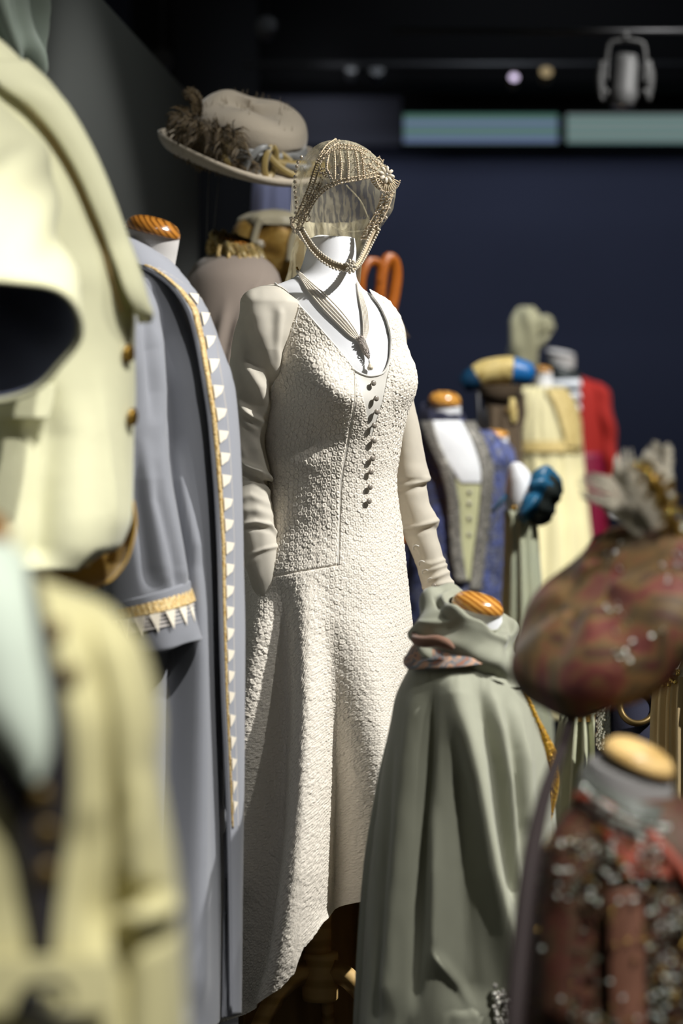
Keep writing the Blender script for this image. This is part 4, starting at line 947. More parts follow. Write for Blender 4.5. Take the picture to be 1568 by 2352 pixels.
P = rings([((488, 532), (590, 570), .045, DK, .016), ((484, 538), (606, 590), .058, DK, .02), ((490, 546), (604, 606), .055, DK, .02)], 100, 5, lambda X, Y, T, t: .005*np.sin(11*T)); mesh('ruff_edge', *gridmesh(P), M['goldsatin'], ck, solid=.002)
# hat
hat = thing('feathered_hat', 'wide stone-grey felt hat with brown feathers and ribbon bows', 'hat', tuple(W(555, 400, DK)))
hc = W(560, 366, DK); Mh = rot('y', 8) @ rot('x', 19)
def hatgrid(prof, n=96, fn=None):
    a = np.linspace(0, 2*np.pi, n, endpoint=False); p = np.array(prof)
    R, H = np.broadcast_to(p[:, :1], (len(p), n)).copy(), np.broadcast_to(p[:, 1:2], (len(p), n)).copy(); A_ = np.broadcast_to(a[None], R.shape)
    if fn: R, H = fn(R, H, A_)
    return np.stack([R*np.cos(A_), R*np.sin(A_), H], -1) @ Mh.T + hc
brimf = lambda R, H, A_: (R*(1 + .04*np.cos(2*A_)), H + ((R-.1)/.07)**2*(.012*np.cos(A_ - 2.9) + .010*np.sin(2*A_ + .5))*(R > .1))
prof = resample(np.array([(.10, .0), (.13, -.006), (.155, -.006), (.170, .002), (.176, .014), (.172, .02), (.166, .014), (.152, .004), (.13, .003), (.10, .01)]), 40)
v, f = gridmesh(hatgrid(prof, 110, brimf)); mesh('brim', v, f, M['felt'], hat)
prof = resample(np.array([(.104, .0), (.112, .03), (.117, .06), (.112, .085), (.092, .106), (.06, .116), (.03, .112), (.0, .108)]), 34)
crf = lambda R, H, A_: (R*(1.02 + .05*np.cos(A_)), H*(1 + .1*np.cos(A_ - 2.2)) + .006*np.sin(3*A_)*(H > .05))
v, f = gridmesh(hatgrid(prof, 90, crf)); mesh('crown', v, f, M['felt'], hat)
prof = [(.110, .004), (.118, .012), (.121, .03), (.117, .042)]; v, f = gridmesh(hatgrid(prof, 90, lambda R, H, A_: (R*(1.02 + .05*np.cos(A_)), H))); mesh('hat_band', v, f, M['greyribbon'], hat, solid=.002)
def hp(az, r, h):
    a = math.radians(az); return np.array([r*math.cos(a), r*math.sin(a), h]) @ Mh.T + hc
rr = random.Random(5)
def plume(path, w0, mat, name='feather', n=34, barb=.012):
    q = resample(np.array(path), n); t = np.gradient(q, axis=0); t /= np.linalg.norm(t, axis=1, keepdims=True); parts = [tube(q, np.linspace(.002, .0006, n), 5)]
    for i in range(n):
        for s in (-1, 1):
            d = np.cross(t[i], [rr.uniform(-.4, .4), 1, rr.uniform(-.3, .3)])*s; d /= np.linalg.norm(d); L = w0*math.sin(math.pi*(.12 + .86*i/n))**.6*rr.uniform(.8, 1.15)
            a = q[i]; b = a + (d*.8 + t[i]*.55)*L*.6 + np.array([0, rr.uniform(-.3, .3)*L, 0]); c = b + (d*.4 + t[i]*.7)*L*.5 + np.array([0, rr.uniform(-.3, .3)*L, -.15*L])
            parts.append(tube([a, b, c], [.001, .0014, .0004], 4))
    return mesh(name, *join(parts), mat, hat if name == 'feather' else None)
for k in range(10):
    az = 190 + k*7.5 + rr.uniform(-4, 4); h0 = rr.uniform(.01, .03)
    plume([hp(az, .122, .088 - .003*k), hp(az+4, .145, .085), hp(az+10, .15, .05), hp(az+16, .142, h0), hp(az+26, .15, h0-.012)], .034, M['feather'])
for k in range(2): plume([hp(200+k*12, .112, .085), hp(196+k*12, .12, .12), hp(190+k*12, .128, .128), hp(186+k*14, .138, .118)], .018, M['feather'])
fr_ = []
for k in range(60):
    az = rr.uniform(0, 360); r = rr.uniform(.06, .112); h = .118 - 3.2*(r-.06)**2*5; a = hp(az, r, h); fr_.append(tube([a, a + [rr.uniform(-.006, .006), 0, rr.uniform(.006, .018)]], [.0007, .0002], 4))
mesh('felt_hairs', *join(fr_), M['fringe'], hat, kind='stuff')
for k, (az, sz, mt) in enumerate(((272, .03, 'greyribbon'), (284, .034, 'greyribbon'), (296, .03, 'goldsatin'), (262, .026, 'goldsatin'), (308, .036, 'goldsatin'), (318, .034, 'greyribbon'))):
    c = hp(az, .138, .026); a = np.linspace(0, 2*np.pi, 30); th = math.radians(30*k + 20); d1, d2 = np.array([math.cos(th), 0, math.sin(th)]), np.array([-.35*math.sin(th), -.35, .35*math.cos(th)])
    mesh('ribbon_loop', *tube([c + sz*(np.cos(q_)*d1 + np.sin(q_)*d2) for q_ in a], .007, 6, flat=.2, caps=False), M[mt], hat)
mesh('ribbon_tail', *tube([hp(300, .125, .02), hp(318, .15, .014), hp(335, .172, .012), hp(350, .176, .02)], [.012, .018, .02, .012], 6, 30, flat=.3), M['goldsatin'], hat)
for x0, x1 in ((505, 488), (480, 474)):
    mesh('support_wire', *tube([W(x0, 385, DK), W((x0+x1)/2, 470, DK), W(x1, 560, DK)], .0014, 6), M['ltmetal'], hat)
# ------------------------------------------------------------------ gilt headdress behind the bead cap
M['gilt'] = brocade('gilt leather', [(112, 80, 26), (176, 136, 62), (200, 164, 92)], 22, .38, .25, .15)
M['bone'] = satin('bone kid', (216, 204, 172), .45)
DG = 5.5
gd = thing('gilt_headdress', 'gilt and bone coloured rounded headdress behind the bead cap', 'headdress', tuple(W(620, 660, DG)))
P = rings([((610, 490), (660, 492), .03, DG), ((560, 505), (700, 508), .075, DG), ((528, 535), (715, 540), .095, DG), ((520, 575), (720, 580), .1, DG), ((535, 620), (712, 625), .09, DG), ((570, 655), (690, 660), .06, DG)], 70, 8, lambda X, Y, T, t: .004*np.sin(5*T+t) )
v, f = gridmesh(P, True, True, True); mesh('gilt_shell', v, f, M['gilt'], gd)
P = rings([((612, 483), (658, 485), .03, DG), ((566, 494), (698, 497), .08, DG), ((545, 510), (712, 514), .097, DG), ((548, 524), (712, 530), .1, DG)], 60, 8, lambda X, Y, T, t: .004*np.sin(7*T)*t/3); v, f = gridmesh(P, True, True, False); mesh('bone_crown', v, f, M['bone'], gd, solid=.003)
for pts in ([(600, 500), (588, 530), (582, 560), (590, 590)], [(690, 505), (668, 560), (664, 600)]):
    mesh('strap', *tube([W(x, y, DG-.104 + .0002*abs(x-620)) for x, y in pts], .008, 6, 24, flat=.4), M['bone'], gd)
mesh('boss', *beads([W(596, 562, DG-.11)], .012), M['pearl'], gd)
mesh('stand_rod', *tube([W(620, 650, DG), (W(620, 0, DG)[0], DG, .8), (W(620, 0, DG)[0], DG, PLINTH)], .01, 8), M['dkmetal'], gd)
# ------------------------------------------------------------------ lilac gown far back
M['lilac'] = satin('lilac satin', (186, 186, 220), .4)
DL = 8.2
LLf = Loft(DL, [(408, 590, 664, .045, .05), (440, 586, 666, .06, .06), (490, 584, 668, .07, .06), (560, 575, 676, .08, .07), (800, 570, 680, .11, .1), (1600, 540, 720, .2, .2), (1860, 530, 730, .22, .22)])
lg = thing('gown', 'lilac satin gown far behind the felt hat', 'gown', (W(625, 0, DL)[0], DL, W(0, 1860, DL)[2]))
v, f = gridmesh(LLf.grid(70, 60, disp=lambda X, Y, T, V, P: .008*np.cos(9*T)), True, True, True); mesh('gown_body', v, f, M['lilac'], lg)
mesh('sash', *gridmesh(rings([((583, 508), (669, 510), .073, DL), ((582, 522), (670, 524), .074, DL)], 40, 2)), M['greyribbon'], lg)
# ------------------------------------------------------------------ orange loop headdress and gown behind the dress
M['orange'] = satin('burnt orange satin', (184, 100, 16), .4, (120, 60, 8))
M['tan'] = fabric('tan cloth', (214, 176, 108), .9, .2, 500, .2, .15)
DO = 5.95
og = thing('gown', 'burnt orange and tan gown almost hidden behind the ivory dress', 'gown', (W(800, 0, DO)[0], DO, PLINTH))
OL = Loft(DO, [(690, 790, 850, .03, .03), (720, 760, 890, .07, .07), (800, 740, 905, .1, .09), (1000, 745, 900, .1, .09), (1150, 735, 925, .11, .1), (1250, 720, 934, .13, .12)])
v, f = gridmesh(OL.grid(50, 70, disp=lambda X, Y, T, V, P: .006*np.cos(8*T)), True, True, True); mesh('bodice', v, f, M['orange'], og)
OL2 = Loft(DO, [(1262, 700, 890, .1, .08), (1500, 640, 892, .16, .1), (1900, 600, 895, .2, .1), (2140, 580, 898, .22, .1)])
v, f = gridmesh(OL2.grid(60, 90, disp=lambda X, Y, T, V, P: .012*np.cos(13*T)), True, True, True); mesh('skirt', v, f, M['tan'], og)
oh = thing('loop_headdress', 'burnt orange looped ribbon headdress right of the white neck', 'headdress', tuple(W(870, 760, DO)))
for pts, r in (([(828, 700), (829, 650), (838, 615), (852, 600), (866, 602), (874, 622), (872, 650)], .011), ([(872, 735), (872, 690), (876, 640), (884, 605), (894, 592), (905, 600), (910, 630), (906, 670), (898, 710), (893, 735)], .014)):
    mesh('ribbon_loop', *tube([W(x, y, DO - .03 + .0006*(x-860)) for x, y in pts], r, 10, 50, flat=.45), M['orange'], oh)
for k in range(7):
    a = W(888, 700, DO); plq = [a, a + [.012 + .004*k, -.01, -.01 - .01*k], a + [.03 + .004*k, -.01, -.045 - .006*k]]
    mesh('plume', *tube(plq, [.002, .008, .001], 6, 14, flat=.4), M['feather'], oh)
mesh('headdress_stem', *tube([W(866, 690, DO-.02), W(850, 730, DO), W(840, 780, DO)], .01, 8), M['feather'], oh)
# ------------------------------------------------------------------ sage green hooded robe, lower right
M['sage'] = fabric('sage green crepe', (154, 155, 136), .82, .35, 900, .15, .08)
M['embroid'] = brocade('painted neck border', [(52, 66, 80), (196, 150, 118), (96, 112, 120), (150, 96, 70)], 40, .7, 0, .2)
M['amber'] = brocade('amber bead edging', [(88, 62, 12), (190, 140, 22), (226, 180, 50)], 180, .4, .3, .5)
DR = 3.75
RB = Loft(DR, [(1490, 965, 1120, .04, .05), (1512, 950, 1142, .065, .07), (1540, 936, 1168, .085, .085), (1600, 908, 1204, .11, .1), (1660, 897, 1230, .125, .11), (1730, 884, 1254, .135, .115), (1790, 874, 1263, .14, .12), (1900, 860, 1266, .148, .125), (2000, 848, 1268, .155, .13), (2200, 833, 1272, .165, .14), (2352, 825, 1276, .17, .145), (2620, 815, 1280, .18, .15)])
dressform('pale dress form with a glossy striped wood cap wearing the sage robe', DR, [((1042, 1382), (1153, 1412)), ((1040, 1400), (1153, 1428)), ((1030, 1470), (1150, 1490)), ((1000, 1540), (1150, 1545))], (1038, 1380), (1154, 1409), M['wood2'], RB, floor=FLOOR, bodyv=(1600, 2300), h=.022)
rb = thing('robe', 'sage green robe with long soft folds in front of the ivory skirt', 'robe', (W(1050, 0, DR)[0], DR, W(0, 2620, DR)[2]))
def rbf(X, Y, T, V, P):
    f = np.sin(T) > -.05
    d = ridge(X, Y, [(1545, 1040, 40, .004), (1600, 1050, 36, .016), (1700, 1076, 28, .02), (1800, 1098, 24, .024), (2000, 1128, 24, .028), (2150, 1160, 24, .03), (2300, 1185, 24, .028)], 30)
    d = d - ridge(X, Y, [(1580, 1100, 16, .004), (1650, 1110, 16, .012), (1750, 1132, 14, .016), (1900, 1150, 14, .016), (2050, 1172, 12, .012)], 30)
    d = d + ridge(X, Y, [(1590, 1130, 14, .004), (1680, 1150, 12, .012), (1800, 1168, 11, .014), (1950, 1180, 11, .012), (2150, 1196, 12, .008)], 30)
    d = d - ridge(X, Y, [(1620, 1160, 10, .002), (1720, 1180, 10, .009), (1850, 1192, 10, .009), (2000, 1200, 10, .006)], 30) + ridge(X, Y, [(1620, 1185, 12, .004), (1750, 1208, 14, .01), (1900, 1216, 14, .008)], 30)
    d = d - ridge(X, Y, [(1570, 992, 14, .003), (1650, 985, 14, .014), (1750, 978, 14, .02), (1900, 966, 14, .02), (2100, 958, 16, .014), (2300, 950, 18, .01)], 40)
    d = d + ridge(X, Y, [(1600, 948, 20, .004), (1750, 935, 20, .01), (2000, 915, 20, .012), (2300, 890, 20, .012)], 40) - ridge(X, Y, [(1700, 905, 10, .002), (2000, 880, 10, .008), (2340, 860, 12, .008)], 40)
    d = d - ridge(X, Y, [(1680, 1040, 30, .004), (1800, 1050, 34, .014), (2000, 1060, 40, .02), (2300, 1080, 46, .022)], 40)
    d = d + ridge(X, Y, [(1850, 1000, 10, .0), (2000, 1000, 12, .012), (2200, 1000, 14, .012)], 60) + xridge(X, Y, [(985, 2180, 14, .0), (1010, 2210, 16, .010), (1050, 2260, 18, .012), (1100, 2330, 20, .0)], 20)
    d = d + .002*vn(X/22, Y/90, 6) + .0012*vn(X/9, Y/60, 7)
    return d*f + (~f)*.014*np.cos(12*T)*sst(1600, 2000, V)
v, f = gridmesh(RB.grid(260, 200, 1492, None, rbf), True, True, False); mesh('robe_body', v, f, M['sage'], rb, solid=.002)
P = patch(RB, [(1490, 974, 1108), (1502, 956, 1124), (1516, 947, 1136), (1534, 946, 1132), (1548, 954, 1030)], 14, 40, .014); mesh('neck_border', *gridmesh(P, False), M['embroid'], rb, solid=.002)
# cowl hood
def hoodf(X, Y, T, t):
    d = sst(.2, 2.2, t)*(.006*np.sin(3*T + 1.2*t + .5) + .004*np.sin(7*T - t*1.6)) + .004*np.sin(t*3.0 + 2*T)*sst(.3, 1.2, t)
    return d + xridge(X, Y, [(960, 1440, 7, .003), (1010, 1428, 7, .006), (1060, 1420, 8, .003)], 15) + xridge(X, Y, [(1030, 1395, 8, .003), (1100, 1440, 8, .005), (1170, 1480, 8, .004)], 15)
hr = [((1030, 1384), (1148, 1438), .046, DR, .02), ((1014, 1366), (1156, 1428), .055, DR, .02), ((990, 1370), (1178, 1440), .066, DR, .024), ((968, 1410), (1184, 1462), .078, DR, .026), ((952, 1440), (1186, 1500), .082, DR, .026), ((950, 1462), (1192, 1538), .083, DR, .024), ((958, 1474), (1200, 1575), .08, DR, .012), ((966, 1470), (1196, 1572), .072, DR, .01)]
hood = mesh('hood', *gridmesh(rings(hr, 120, 10, hoodf)), M['sage'], rb)
q = [W(x, y, DR - d_) for x, y, d_ in ((950, 1455, .02), (956, 1470, .045), (975, 1474, .066), (1000, 1472, .078), (1024, 1478, .086), (1042, 1490, .088))]
mesh('hood_lining', *tube(q, [.004, .008, .009, .009, .008, .003], 10, 40), fabric('russet hood lining', (132, 96, 76)), hood)
ed = np.array([(1188, 1556), (1212, 1606), (1232, 1650), (1250, 1692), (1263, 1735), (1268, 1790), (1262, 1850), (1250, 1910), (1242, 1990)])
q = resample(ed.astype(float), 110); rr = random.Random(8)
mesh('bead_edging', *beads([W(x + rr.uniform(-2, 2), y, DR - .02) for x, y in q for _ in range(2)], [.0022 + .0012*rr.random() for _ in range(220)]), M['amber'], rb, kind='stuff')
mesh('amber_border', *tube([W(x+1, y, DR) for x, y in ed[2:]], [.003, .006, .010, .011, .008, .006, .005], 8, 50, flat=.5), M['amber'], rb)
cb = [RB.S(1130 + 55*rr.random(), 2260 + 180*rr.random(), .006)[0] for _ in range(150)]
mesh('hem_beads', *beads(cb, [.002 + .003*rr.random() for _ in range(150)]), M['crystal'], rb, kind='stuff')

# ------------------------------------------------------------------ red beaded costume, lower right corner
M['redbroc'] = brocade('red and bronze brocade', [(52, 22, 11), (78, 33, 18), (70, 52, 27), (46, 22, 12)], 44, .7, 0, .3, 0)
M['redsilk'] = satin('rust red silk', (140, 56, 30), .6)
M['rose'] = satin('dusty rose ribbon', (118, 76, 56), .7)
M['collarbead'] = brocade('steel bead cloth', [(44, 47, 44), (92, 96, 88), (64, 67, 62)], 140, .5, .1, .8)
M['dimspangle'] = gloss('darkened spangles', (120, 122, 108), .3, 1.0)  # silver darkened so its reflections of the room stay dim
M['spangle'] = gloss('silver spangles', (226, 232, 222), .34, 1.0)
M['goldspangle'] = gloss('gold spangles', (170, 140, 74), .3, 1.0)
M['glassy'] = gloss('clear foiled beads', (236, 240, 228), .07, .9, 0)
M['goldbead'] = gloss('gold beads', (222, 190, 104), .09, .9)
DE = 2.75
RD = Loft(DE, [(1826, 1336, 1560, .07, .06), (1850, 1318, 1600, .085, .07), (1880, 1296, 1650, .095, .08), (1920, 1262, 1700, .107, .09), (2000, 1234, 1760, .12, .1), (2150, 1212, 1790, .125, .1), (2352, 1196, 1800, .13, .1), (2700, 1186, 1806, .14, .11)], 2.2)
dressform('grey-white dress form with a yellow wood cap wearing the red beaded costume', DE, [((1352, 1742), (1543, 1800)), ((1348, 1756), (1545, 1818)), ((1344, 1790), (1548, 1850)), ((1320, 1880), (1600, 1900))], (1386, 1716), (1543, 1782), M['wooddull'], RD, floor=FLOOR, bodyv=(1900, 2500), h=.022, neckmat='darkform')
rd = thing('beaded_costume', 'dark red brocade costume sparkling with beads in the lower right corner', 'costume', (W(1500, 0, DE)[0], DE, W(0, 2700, DE)[2]))
rdf = lambda X, Y, T, V, P: (np.sin(T) > 0)*(ridge(X, Y, [(1850, 1330, 40, .004), (1950, 1300, 40, .012), (2150, 1290, 44, .016), (2352, 1285, 44, .016)], 40) - ridge(X, Y, [(1980, 1370, 26, .004), (2100, 1375, 30, .018), (2352, 1380, 30, .02)], 40) + .003*vn(X/30, Y/60, 2))
v, f = gridmesh(RD.grid(120, 120, 1828, None, rdf), True, True, True); mesh('costume_body', v, f, M['redbroc'], rd)
P = rings([((1346, 1764), (1542, 1826), .088, DE, .012), ((1336, 1780), (1548, 1848), .1, DE, .016), ((1326, 1816), (1556, 1890), .104, DE, .018), ((1322, 1830), (1560, 1905), .104, DE, .018)], 90, 8); col_ = mesh('beaded_collar', *gridmesh(P), M['collarbead'], rd, solid=.003)
q, _ = spath(RD, [(1316, 1832), (1370, 1850), (1430, 1880), (1490, 1925), (1545, 1985), (1600, 2060)], 60, .008); mesh('shoulder_piping', *tube(q, .007, 8), M['redsilk'], rd)
P = patch(RD, [(1850, 1360, 1420), (1900, 1380, 1480), (1960, 1410, 1520), (2020, 1440, 1540)], 24, 14, .006); mesh('lit_shoulder_patch', *gridmesh(P, False), M['redsilk'], rd, solid=.003)  # lighter red patch stands for the light falling on the shoulder
P = patch(RD, [(2040, 1396, 1470), (2150, 1402, 1476), (2352, 1408, 1484), (2600, 1412, 1490)], 50, 10, .008, lambda X, Y, u: .003*np.sin(u*math.pi)); mesh('ribbon_panel', *gridmesh(P, False), M['rose'], rd, solid=.003)
rr = random.Random(21)
def scatter(L, n, x0, x1, y0, y1, off, keep=lambda x, y: True):
    pts = []
    while len(pts) < n:
        x, y = rr.uniform(x0, x1), rr.uniform(y0, y1)
        if keep(x, y): pts.append(L.S(x, y, off)[0])
    return pts
bigp = scatter(RD, 90, 1290, 1520, 1930, 2070, .012) + scatter(RD, 100, 1484, 1600, 2060, 2400, .012) + scatter(RD, 26, 1310, 1420, 2310, 2400, .014) + scatter(RD, 26, 1240, 1400, 1900, 2300, .008)
mesh('spangles', *sequins(bigp, [.167, -.733, .658], [.0026 + .0016*rr.random() for _ in bigp], 3, .45), M['dimspangle'], rd, kind='stuff')
gp = scatter(RD, 90, 1270, 1520, 1900, 2080, .010) + scatter(RD, 160, 1484, 1610, 2040, 2420, .010) + scatter(RD, 40, 1230, 1400, 2080, 2350, .008) + scatter(RD, 24, 1410, 1480, 2080, 2340, .018)
mesh('gold_spangles', *sequins(gp[::2], [.167, -.733, .658], [.002 + .0016*rr.random() for _ in gp[::2]], 6, .45), M['goldspangle'], rd, kind='stuff')
ca = np.linspace(.2, 2.9, 60); cpts = []
for t_ in (0.15, .5, .85):
    for a in ca:
        L, R = np.array([1338, 1784.]) + t_*np.array([-14, 42]), np.array([1548, 1850.]) + t_*np.array([10, 50]); l, r = W(*L, DE), W(*R, DE); cpts.append((l+r)/2 + (r-l)/2*1.06*math.cos(a + rr.uniform(-.02, .02)) + np.array([0, -.112, -.017])*math.sin(a))
mesh('collar_spangles', *sequins(cpts, [.167, -.733, .658], [.0026 + .0018*rr.random() for _ in cpts], 4), M['spangle'], col_, kind='stuff')
HV = [.167, -.733, .658]
st_ = scatter(RD, 40, 1290, 1510, 1940, 2075, .02) + scatter(RD, 46, 1486, 1580, 2050, 2390, .02) + scatter(RD, 7, 1250, 1480, 2080, 2350, .02) + [cpts[i] + np.array([0, -.003, 0]) for i in (24, 30, 37, 83, 92, 97, 150, 158)]
mesh('paste_stones', *sequins(st_, HV, [.0019 + .0013*rr.random() for _ in st_], 9, .12), M['spangle'], rd, kind='stuff')  # added discs, angled to mirror the lamp toward the camera as glints
# ------------------------------------------------------------------ brocade beret on its rod
M['beret'] = brocade('crimson and gold brocade', [(80, 30, 26), (112, 52, 44), (116, 88, 48), (74, 58, 32), (84, 34, 30)], 17, .65, .1, .4)
DH = 2.9
bt = thing('beret', 'big red and gold brocade beret with beads and a pale plume', 'hat', tuple(W(1400, 1640, DH)))
hb = W(1408, 1420, DH); ax = np.array([-.62, -.42, .66]); ax /= np.linalg.norm(ax); e1 = np.cross([0, 1, 0], ax); e1 /= np.linalg.norm(e1); e2 = np.cross(ax, e1); Mb = np.stack([e1, e2, ax], 1)
prof = resample(np.array([(.0, .05), (.05, .052), (.1, .043), (.134, .02), (.142, -.008), (.13, -.032), (.1, -.046), (.078, -.05), (.072, -.048)]), 46)
a = np.linspace(0, 2*np.pi, 110, endpoint=False); R_, H_ = prof[:, :1], prof[:, 1:2]
wob = 1 + .012*np.sin(5*a + 1) + .012*np.sin(9*a) + .02*np.sin(3*a)
P = np.stack([R_*wob*np.cos(a), R_*wob*np.sin(a), H_ + .005*np.sin(6*a + 20*R_)*(R_ > .04)], -1) @ Mb.T + hb
v, f = gridmesh(P, True, False, False); mesh('beret_body', v, f, M['beret'], bt)
prof = [(.078, -.046), (.082, -.052), (.081, -.066), (.075, -.066)]; P, f = lathe(prof, 60, hb, Mb); mesh('beret_band', P.reshape(-1, 3), f, M['redbroc'], bt)
bb = []
for i in range(170):
    a_, r_ = rr.uniform(0, 6.28), .142*math.sqrt(rr.uniform(.05, .95)); p = np.array([r_*math.cos(a_), r_*math.sin(a_), .053 - 1.45*r_*r_]) @ Mb.T + hb
    X_, Y_ = proj(p)
    if X_ > 1390: bb.append(p)
for i in range(120):
    a_ = rr.uniform(-1.2, 2.2); p = np.array([.146*math.cos(a_), .146*math.sin(a_), rr.uniform(-.02, .02)]) @ Mb.T + hb
    if proj(p)[0] > 1400: bb.append(p)
mesh('beret_spangles', *sequins(bb, [.167, -.733, .658], [.0022 + .002*rr.random() for _ in bb], 5), M['spangle'], bt, kind='stuff')
st_ = [p + ax*.003 for p in bb[::9]]
mesh('paste_stones', *sequins(st_, [.17, -.72, .67], [.002 + .0012*rr.random() for _ in st_], 12, .12), M['spangle'], bt, kind='stuff')  # added for sparkle, turned toward the lamp's mirror direction
M['plume'] = fabric('pale grey plume', (206, 198, 178), .9, .4, 600, .4, .15)
def plume2(path, w0, mat, parent, name, n=30, thick=.0012):
    q = resample(np.array(path), n); t = np.gradient(q, axis=0); t /= np.linalg.norm(t, axis=1, keepdims=True); parts = [tube(q, np.linspace(.003, .001, n), 5)]
    for i in range(n):
        for s in (-1, 1):
            for e in (-.35, .3):
                d = np.cross(t[i], [0, 1, 0])*s; d /= np.linalg.norm(d); L = w0*math.sin(math.pi*(.1 + .85*i/n))**.6*rr.uniform(.75, 1.15); d = d + np.array([0, e, 0])
                parts.append(tube([q[i], q[i] + (d*.7 + t[i]*.5)*L*.6, q[i] + (d*.9 + t[i]*1.0)*L], [thick, thick*1.2, thick*.4], 4))
    return mesh(name, *join(parts), mat, parent)
plume2([W(1500, 1240, DH), W(1470, 1180, DH+.02), W(1430, 1130, DH+.03), W(1405, 1095, DH+.04)], .045, M['plume'], bt, 'plume')
plume2([W(1530, 1235, DH), W(1505, 1160, DH), W(1488, 1110, DH), W(1470, 1070, DH)], .03, M['plume'], bt, 'plume')
plume2([W(1500, 1200, DH), W(1506, 1120, DH+.02), W(1512, 1060, DH+.02), W(1518, 1030, DH+.02)], .02, M['plume'], bt, 'plume')
sg = [W(x, y, DH-.03) for x, y in ((1560, 1240), (1545, 1195), (1530, 1160), (1502, 1110), (1480, 1080), (1468, 1070))]
mesh('gold_spray', *tube(sg, [.006, .006, .007, .008, .004, .003], 8, 40), M['gold'], bt)
mesh('spray_beads', *beads([p + np.array([rr.uniform(-.014, .014), rr.uniform(-.01, .01), rr.uniform(-.012, .012)]) for p in resample(np.array(sg), 26) for _ in range(3)], [.0025 + .002*rr.random() for _ in range(78)]), M['goldbead'], bt, kind='stuff')
tag(mesh('hat_rod', *tube([W(1318, 1625, 2.86), W(1296, 1700, 2.82), W(1250, 1830, 2.75), W(1215, 2000, 2.66), W(1192, 2200, 2.6), W(1176, 2400, 2.55), W(1150, 2900, 2.5), (W(1150, 0, 2.5)[0], 2.5, FLOOR)], [.007, .007, .009, .011, .011, .010, .009, .009], 10, 80), satin('dark maroon lacquer', (28, 10, 9), .8), None), 'dark maroon curved rod under the red beret beside the sage robe', 'stand')

# ------------------------------------------------------------------ costumes glimpsed between robe and beret
M['mint'] = satin('pale green satin', (190, 192, 160), .5)
M['navy'] = fabric('deep navy velvet', (34, 36, 58), .9, .4, 500, .2, .15)
M['wheat'] = fabric('wheat chiffon', (200, 176, 130), .85, .3, 500, .2, .12)
D5 = 4.7
ML = Loft(D5, [(1640, 1300, 1380, .04, .04), (1700, 1290, 1392, .06, .06), (1840, 1276, 1400, .08, .07), (2200, 1256, 1420, .12, .11), (2480, 1240, 1440, .14, .13)])
mg = thing('skirt', 'pale green satin skirt glimpsed between the sage robe and the red costume', 'skirt', (W(1345, 0, D5)[0], D5, W(0, 2480, D5)[2]))
v, f = gridmesh(ML.grid(60, 90, disp=lambda X, Y, T, V, P: .012*np.cos(15*T)), True, True, True); mesh('skirt_panel', v, f, M['mint'], mg)
mesh('waist_band', *gridmesh(rings([((1299, 1634), (1381, 1636), .042, D5), ((1298, 1652), (1383, 1654), .046, D5)], 40, 2)), M['gold'], mg)
mesh('stand_pole', *tube([W(1345, 1640, D5), (W(1345, 0, D5)[0], D5, FLOOR)], .012, 8), M['dkmetal'], mg)
D6 = 4.5
NL = Loft(D6, [(1500, 1410, 1470, .03, .03), (1540, 1385, 1500, .06, .06), (1600, 1372, 1516, .08, .08), (1700, 1366, 1530, .1, .09), (1900, 1370, 1530, .1, .09), (2400, 1340, 1560, .14, .12)])
ng = thing('bodice', 'deep navy velvet bodice with a silver beaded edge behind the beret', 'bodice', (W(1440, 0, D6)[0], D6, W(0, 2400, D6)[2]))
v, f = gridmesh(NL.grid(60, 70), True, True, True); mesh('bodice_body', v, f, M['navy'], ng)
eb = [NL.S(1388 + rr.uniform(-9, 9), y, .006)[0] for y in np.linspace(1570, 1720, 60) for _ in (0, 1)]
mesh('silver_beads', *beads(eb, [.003 + .003*rr.random() for _ in eb]), M['glassy'], ng, kind='stuff')
P = patch(NL, [(1560, 1376, 1402), (1640, 1380, 1406), (1720, 1384, 1408)], 20, 6, .003); mesh('silver_edge', *gridmesh(P, False), M['collarbead'], ng, solid=.003)
a = np.linspace(0, 2*np.pi, 40); q, _ = spath(NL, [(1462 + 34*math.cos(s_), 1620 + 44*math.sin(s_)) for s_ in a], 60, .01); mesh('bronze_scroll', *tube(q, .006, 6), M['bronze'], ng)
mesh('stand_pole', *tube([W(1440, 2000, D6), (W(1440, 0, D6)[0], D6, PLINTH if D6 > 4.05 else FLOOR)], .012, 8), M['dkmetal'], ng)
D7 = 4.15
WL = Loft(D7, [(1440, 1560, 1640, .03, .03), (1480, 1535, 1680, .06, .06), (1540, 1515, 1710, .08, .08), (1620, 1505, 1726, .09, .08), (1800, 1498, 1740, .11, .1), (1950, 1490, 1750, .13, .12), (2400, 1460, 1790, .17, .15)])
wg = thing('gown', 'wheat coloured pleated gown at the right edge behind the red costume', 'gown', (W(1600, 0, D7)[0], D7, W(0, 2400, D7)[2]))
v, f = gridmesh(WL.grid(80, 160, disp=lambda X, Y, T, V, P: .007*np.cos(34*T)*sst(1500, 1600, V) + .006*np.sin(9*T)), True, True, True); mesh('gown_body', v, f, M['wheat'], wg)
P = rings([((1545, 1470), (1660, 1470), .06, D7), ((1515, 1500), (1700, 1500), .085, D7), ((1500, 1545), (1716, 1545), .098, D7)], 80, 5, lambda X, Y, T, t: .008*np.sin(14*T)); mesh('ruffle_collar', *gridmesh(P), M['plume'], wg, solid=.002)
mesh('collar_beads', *beads([WL.S(rr.uniform(1506, 1568), rr.uniform(1520, 1580), .016)[0] for _ in range(60)], .004), M['goldbead'], wg, kind='stuff')
mesh('stand_pole', *tube([W(1600, 1900, D7), (W(1600, 0, D7)[0], D7, PLINTH)], .012, 8), M['dkmetal'], wg)
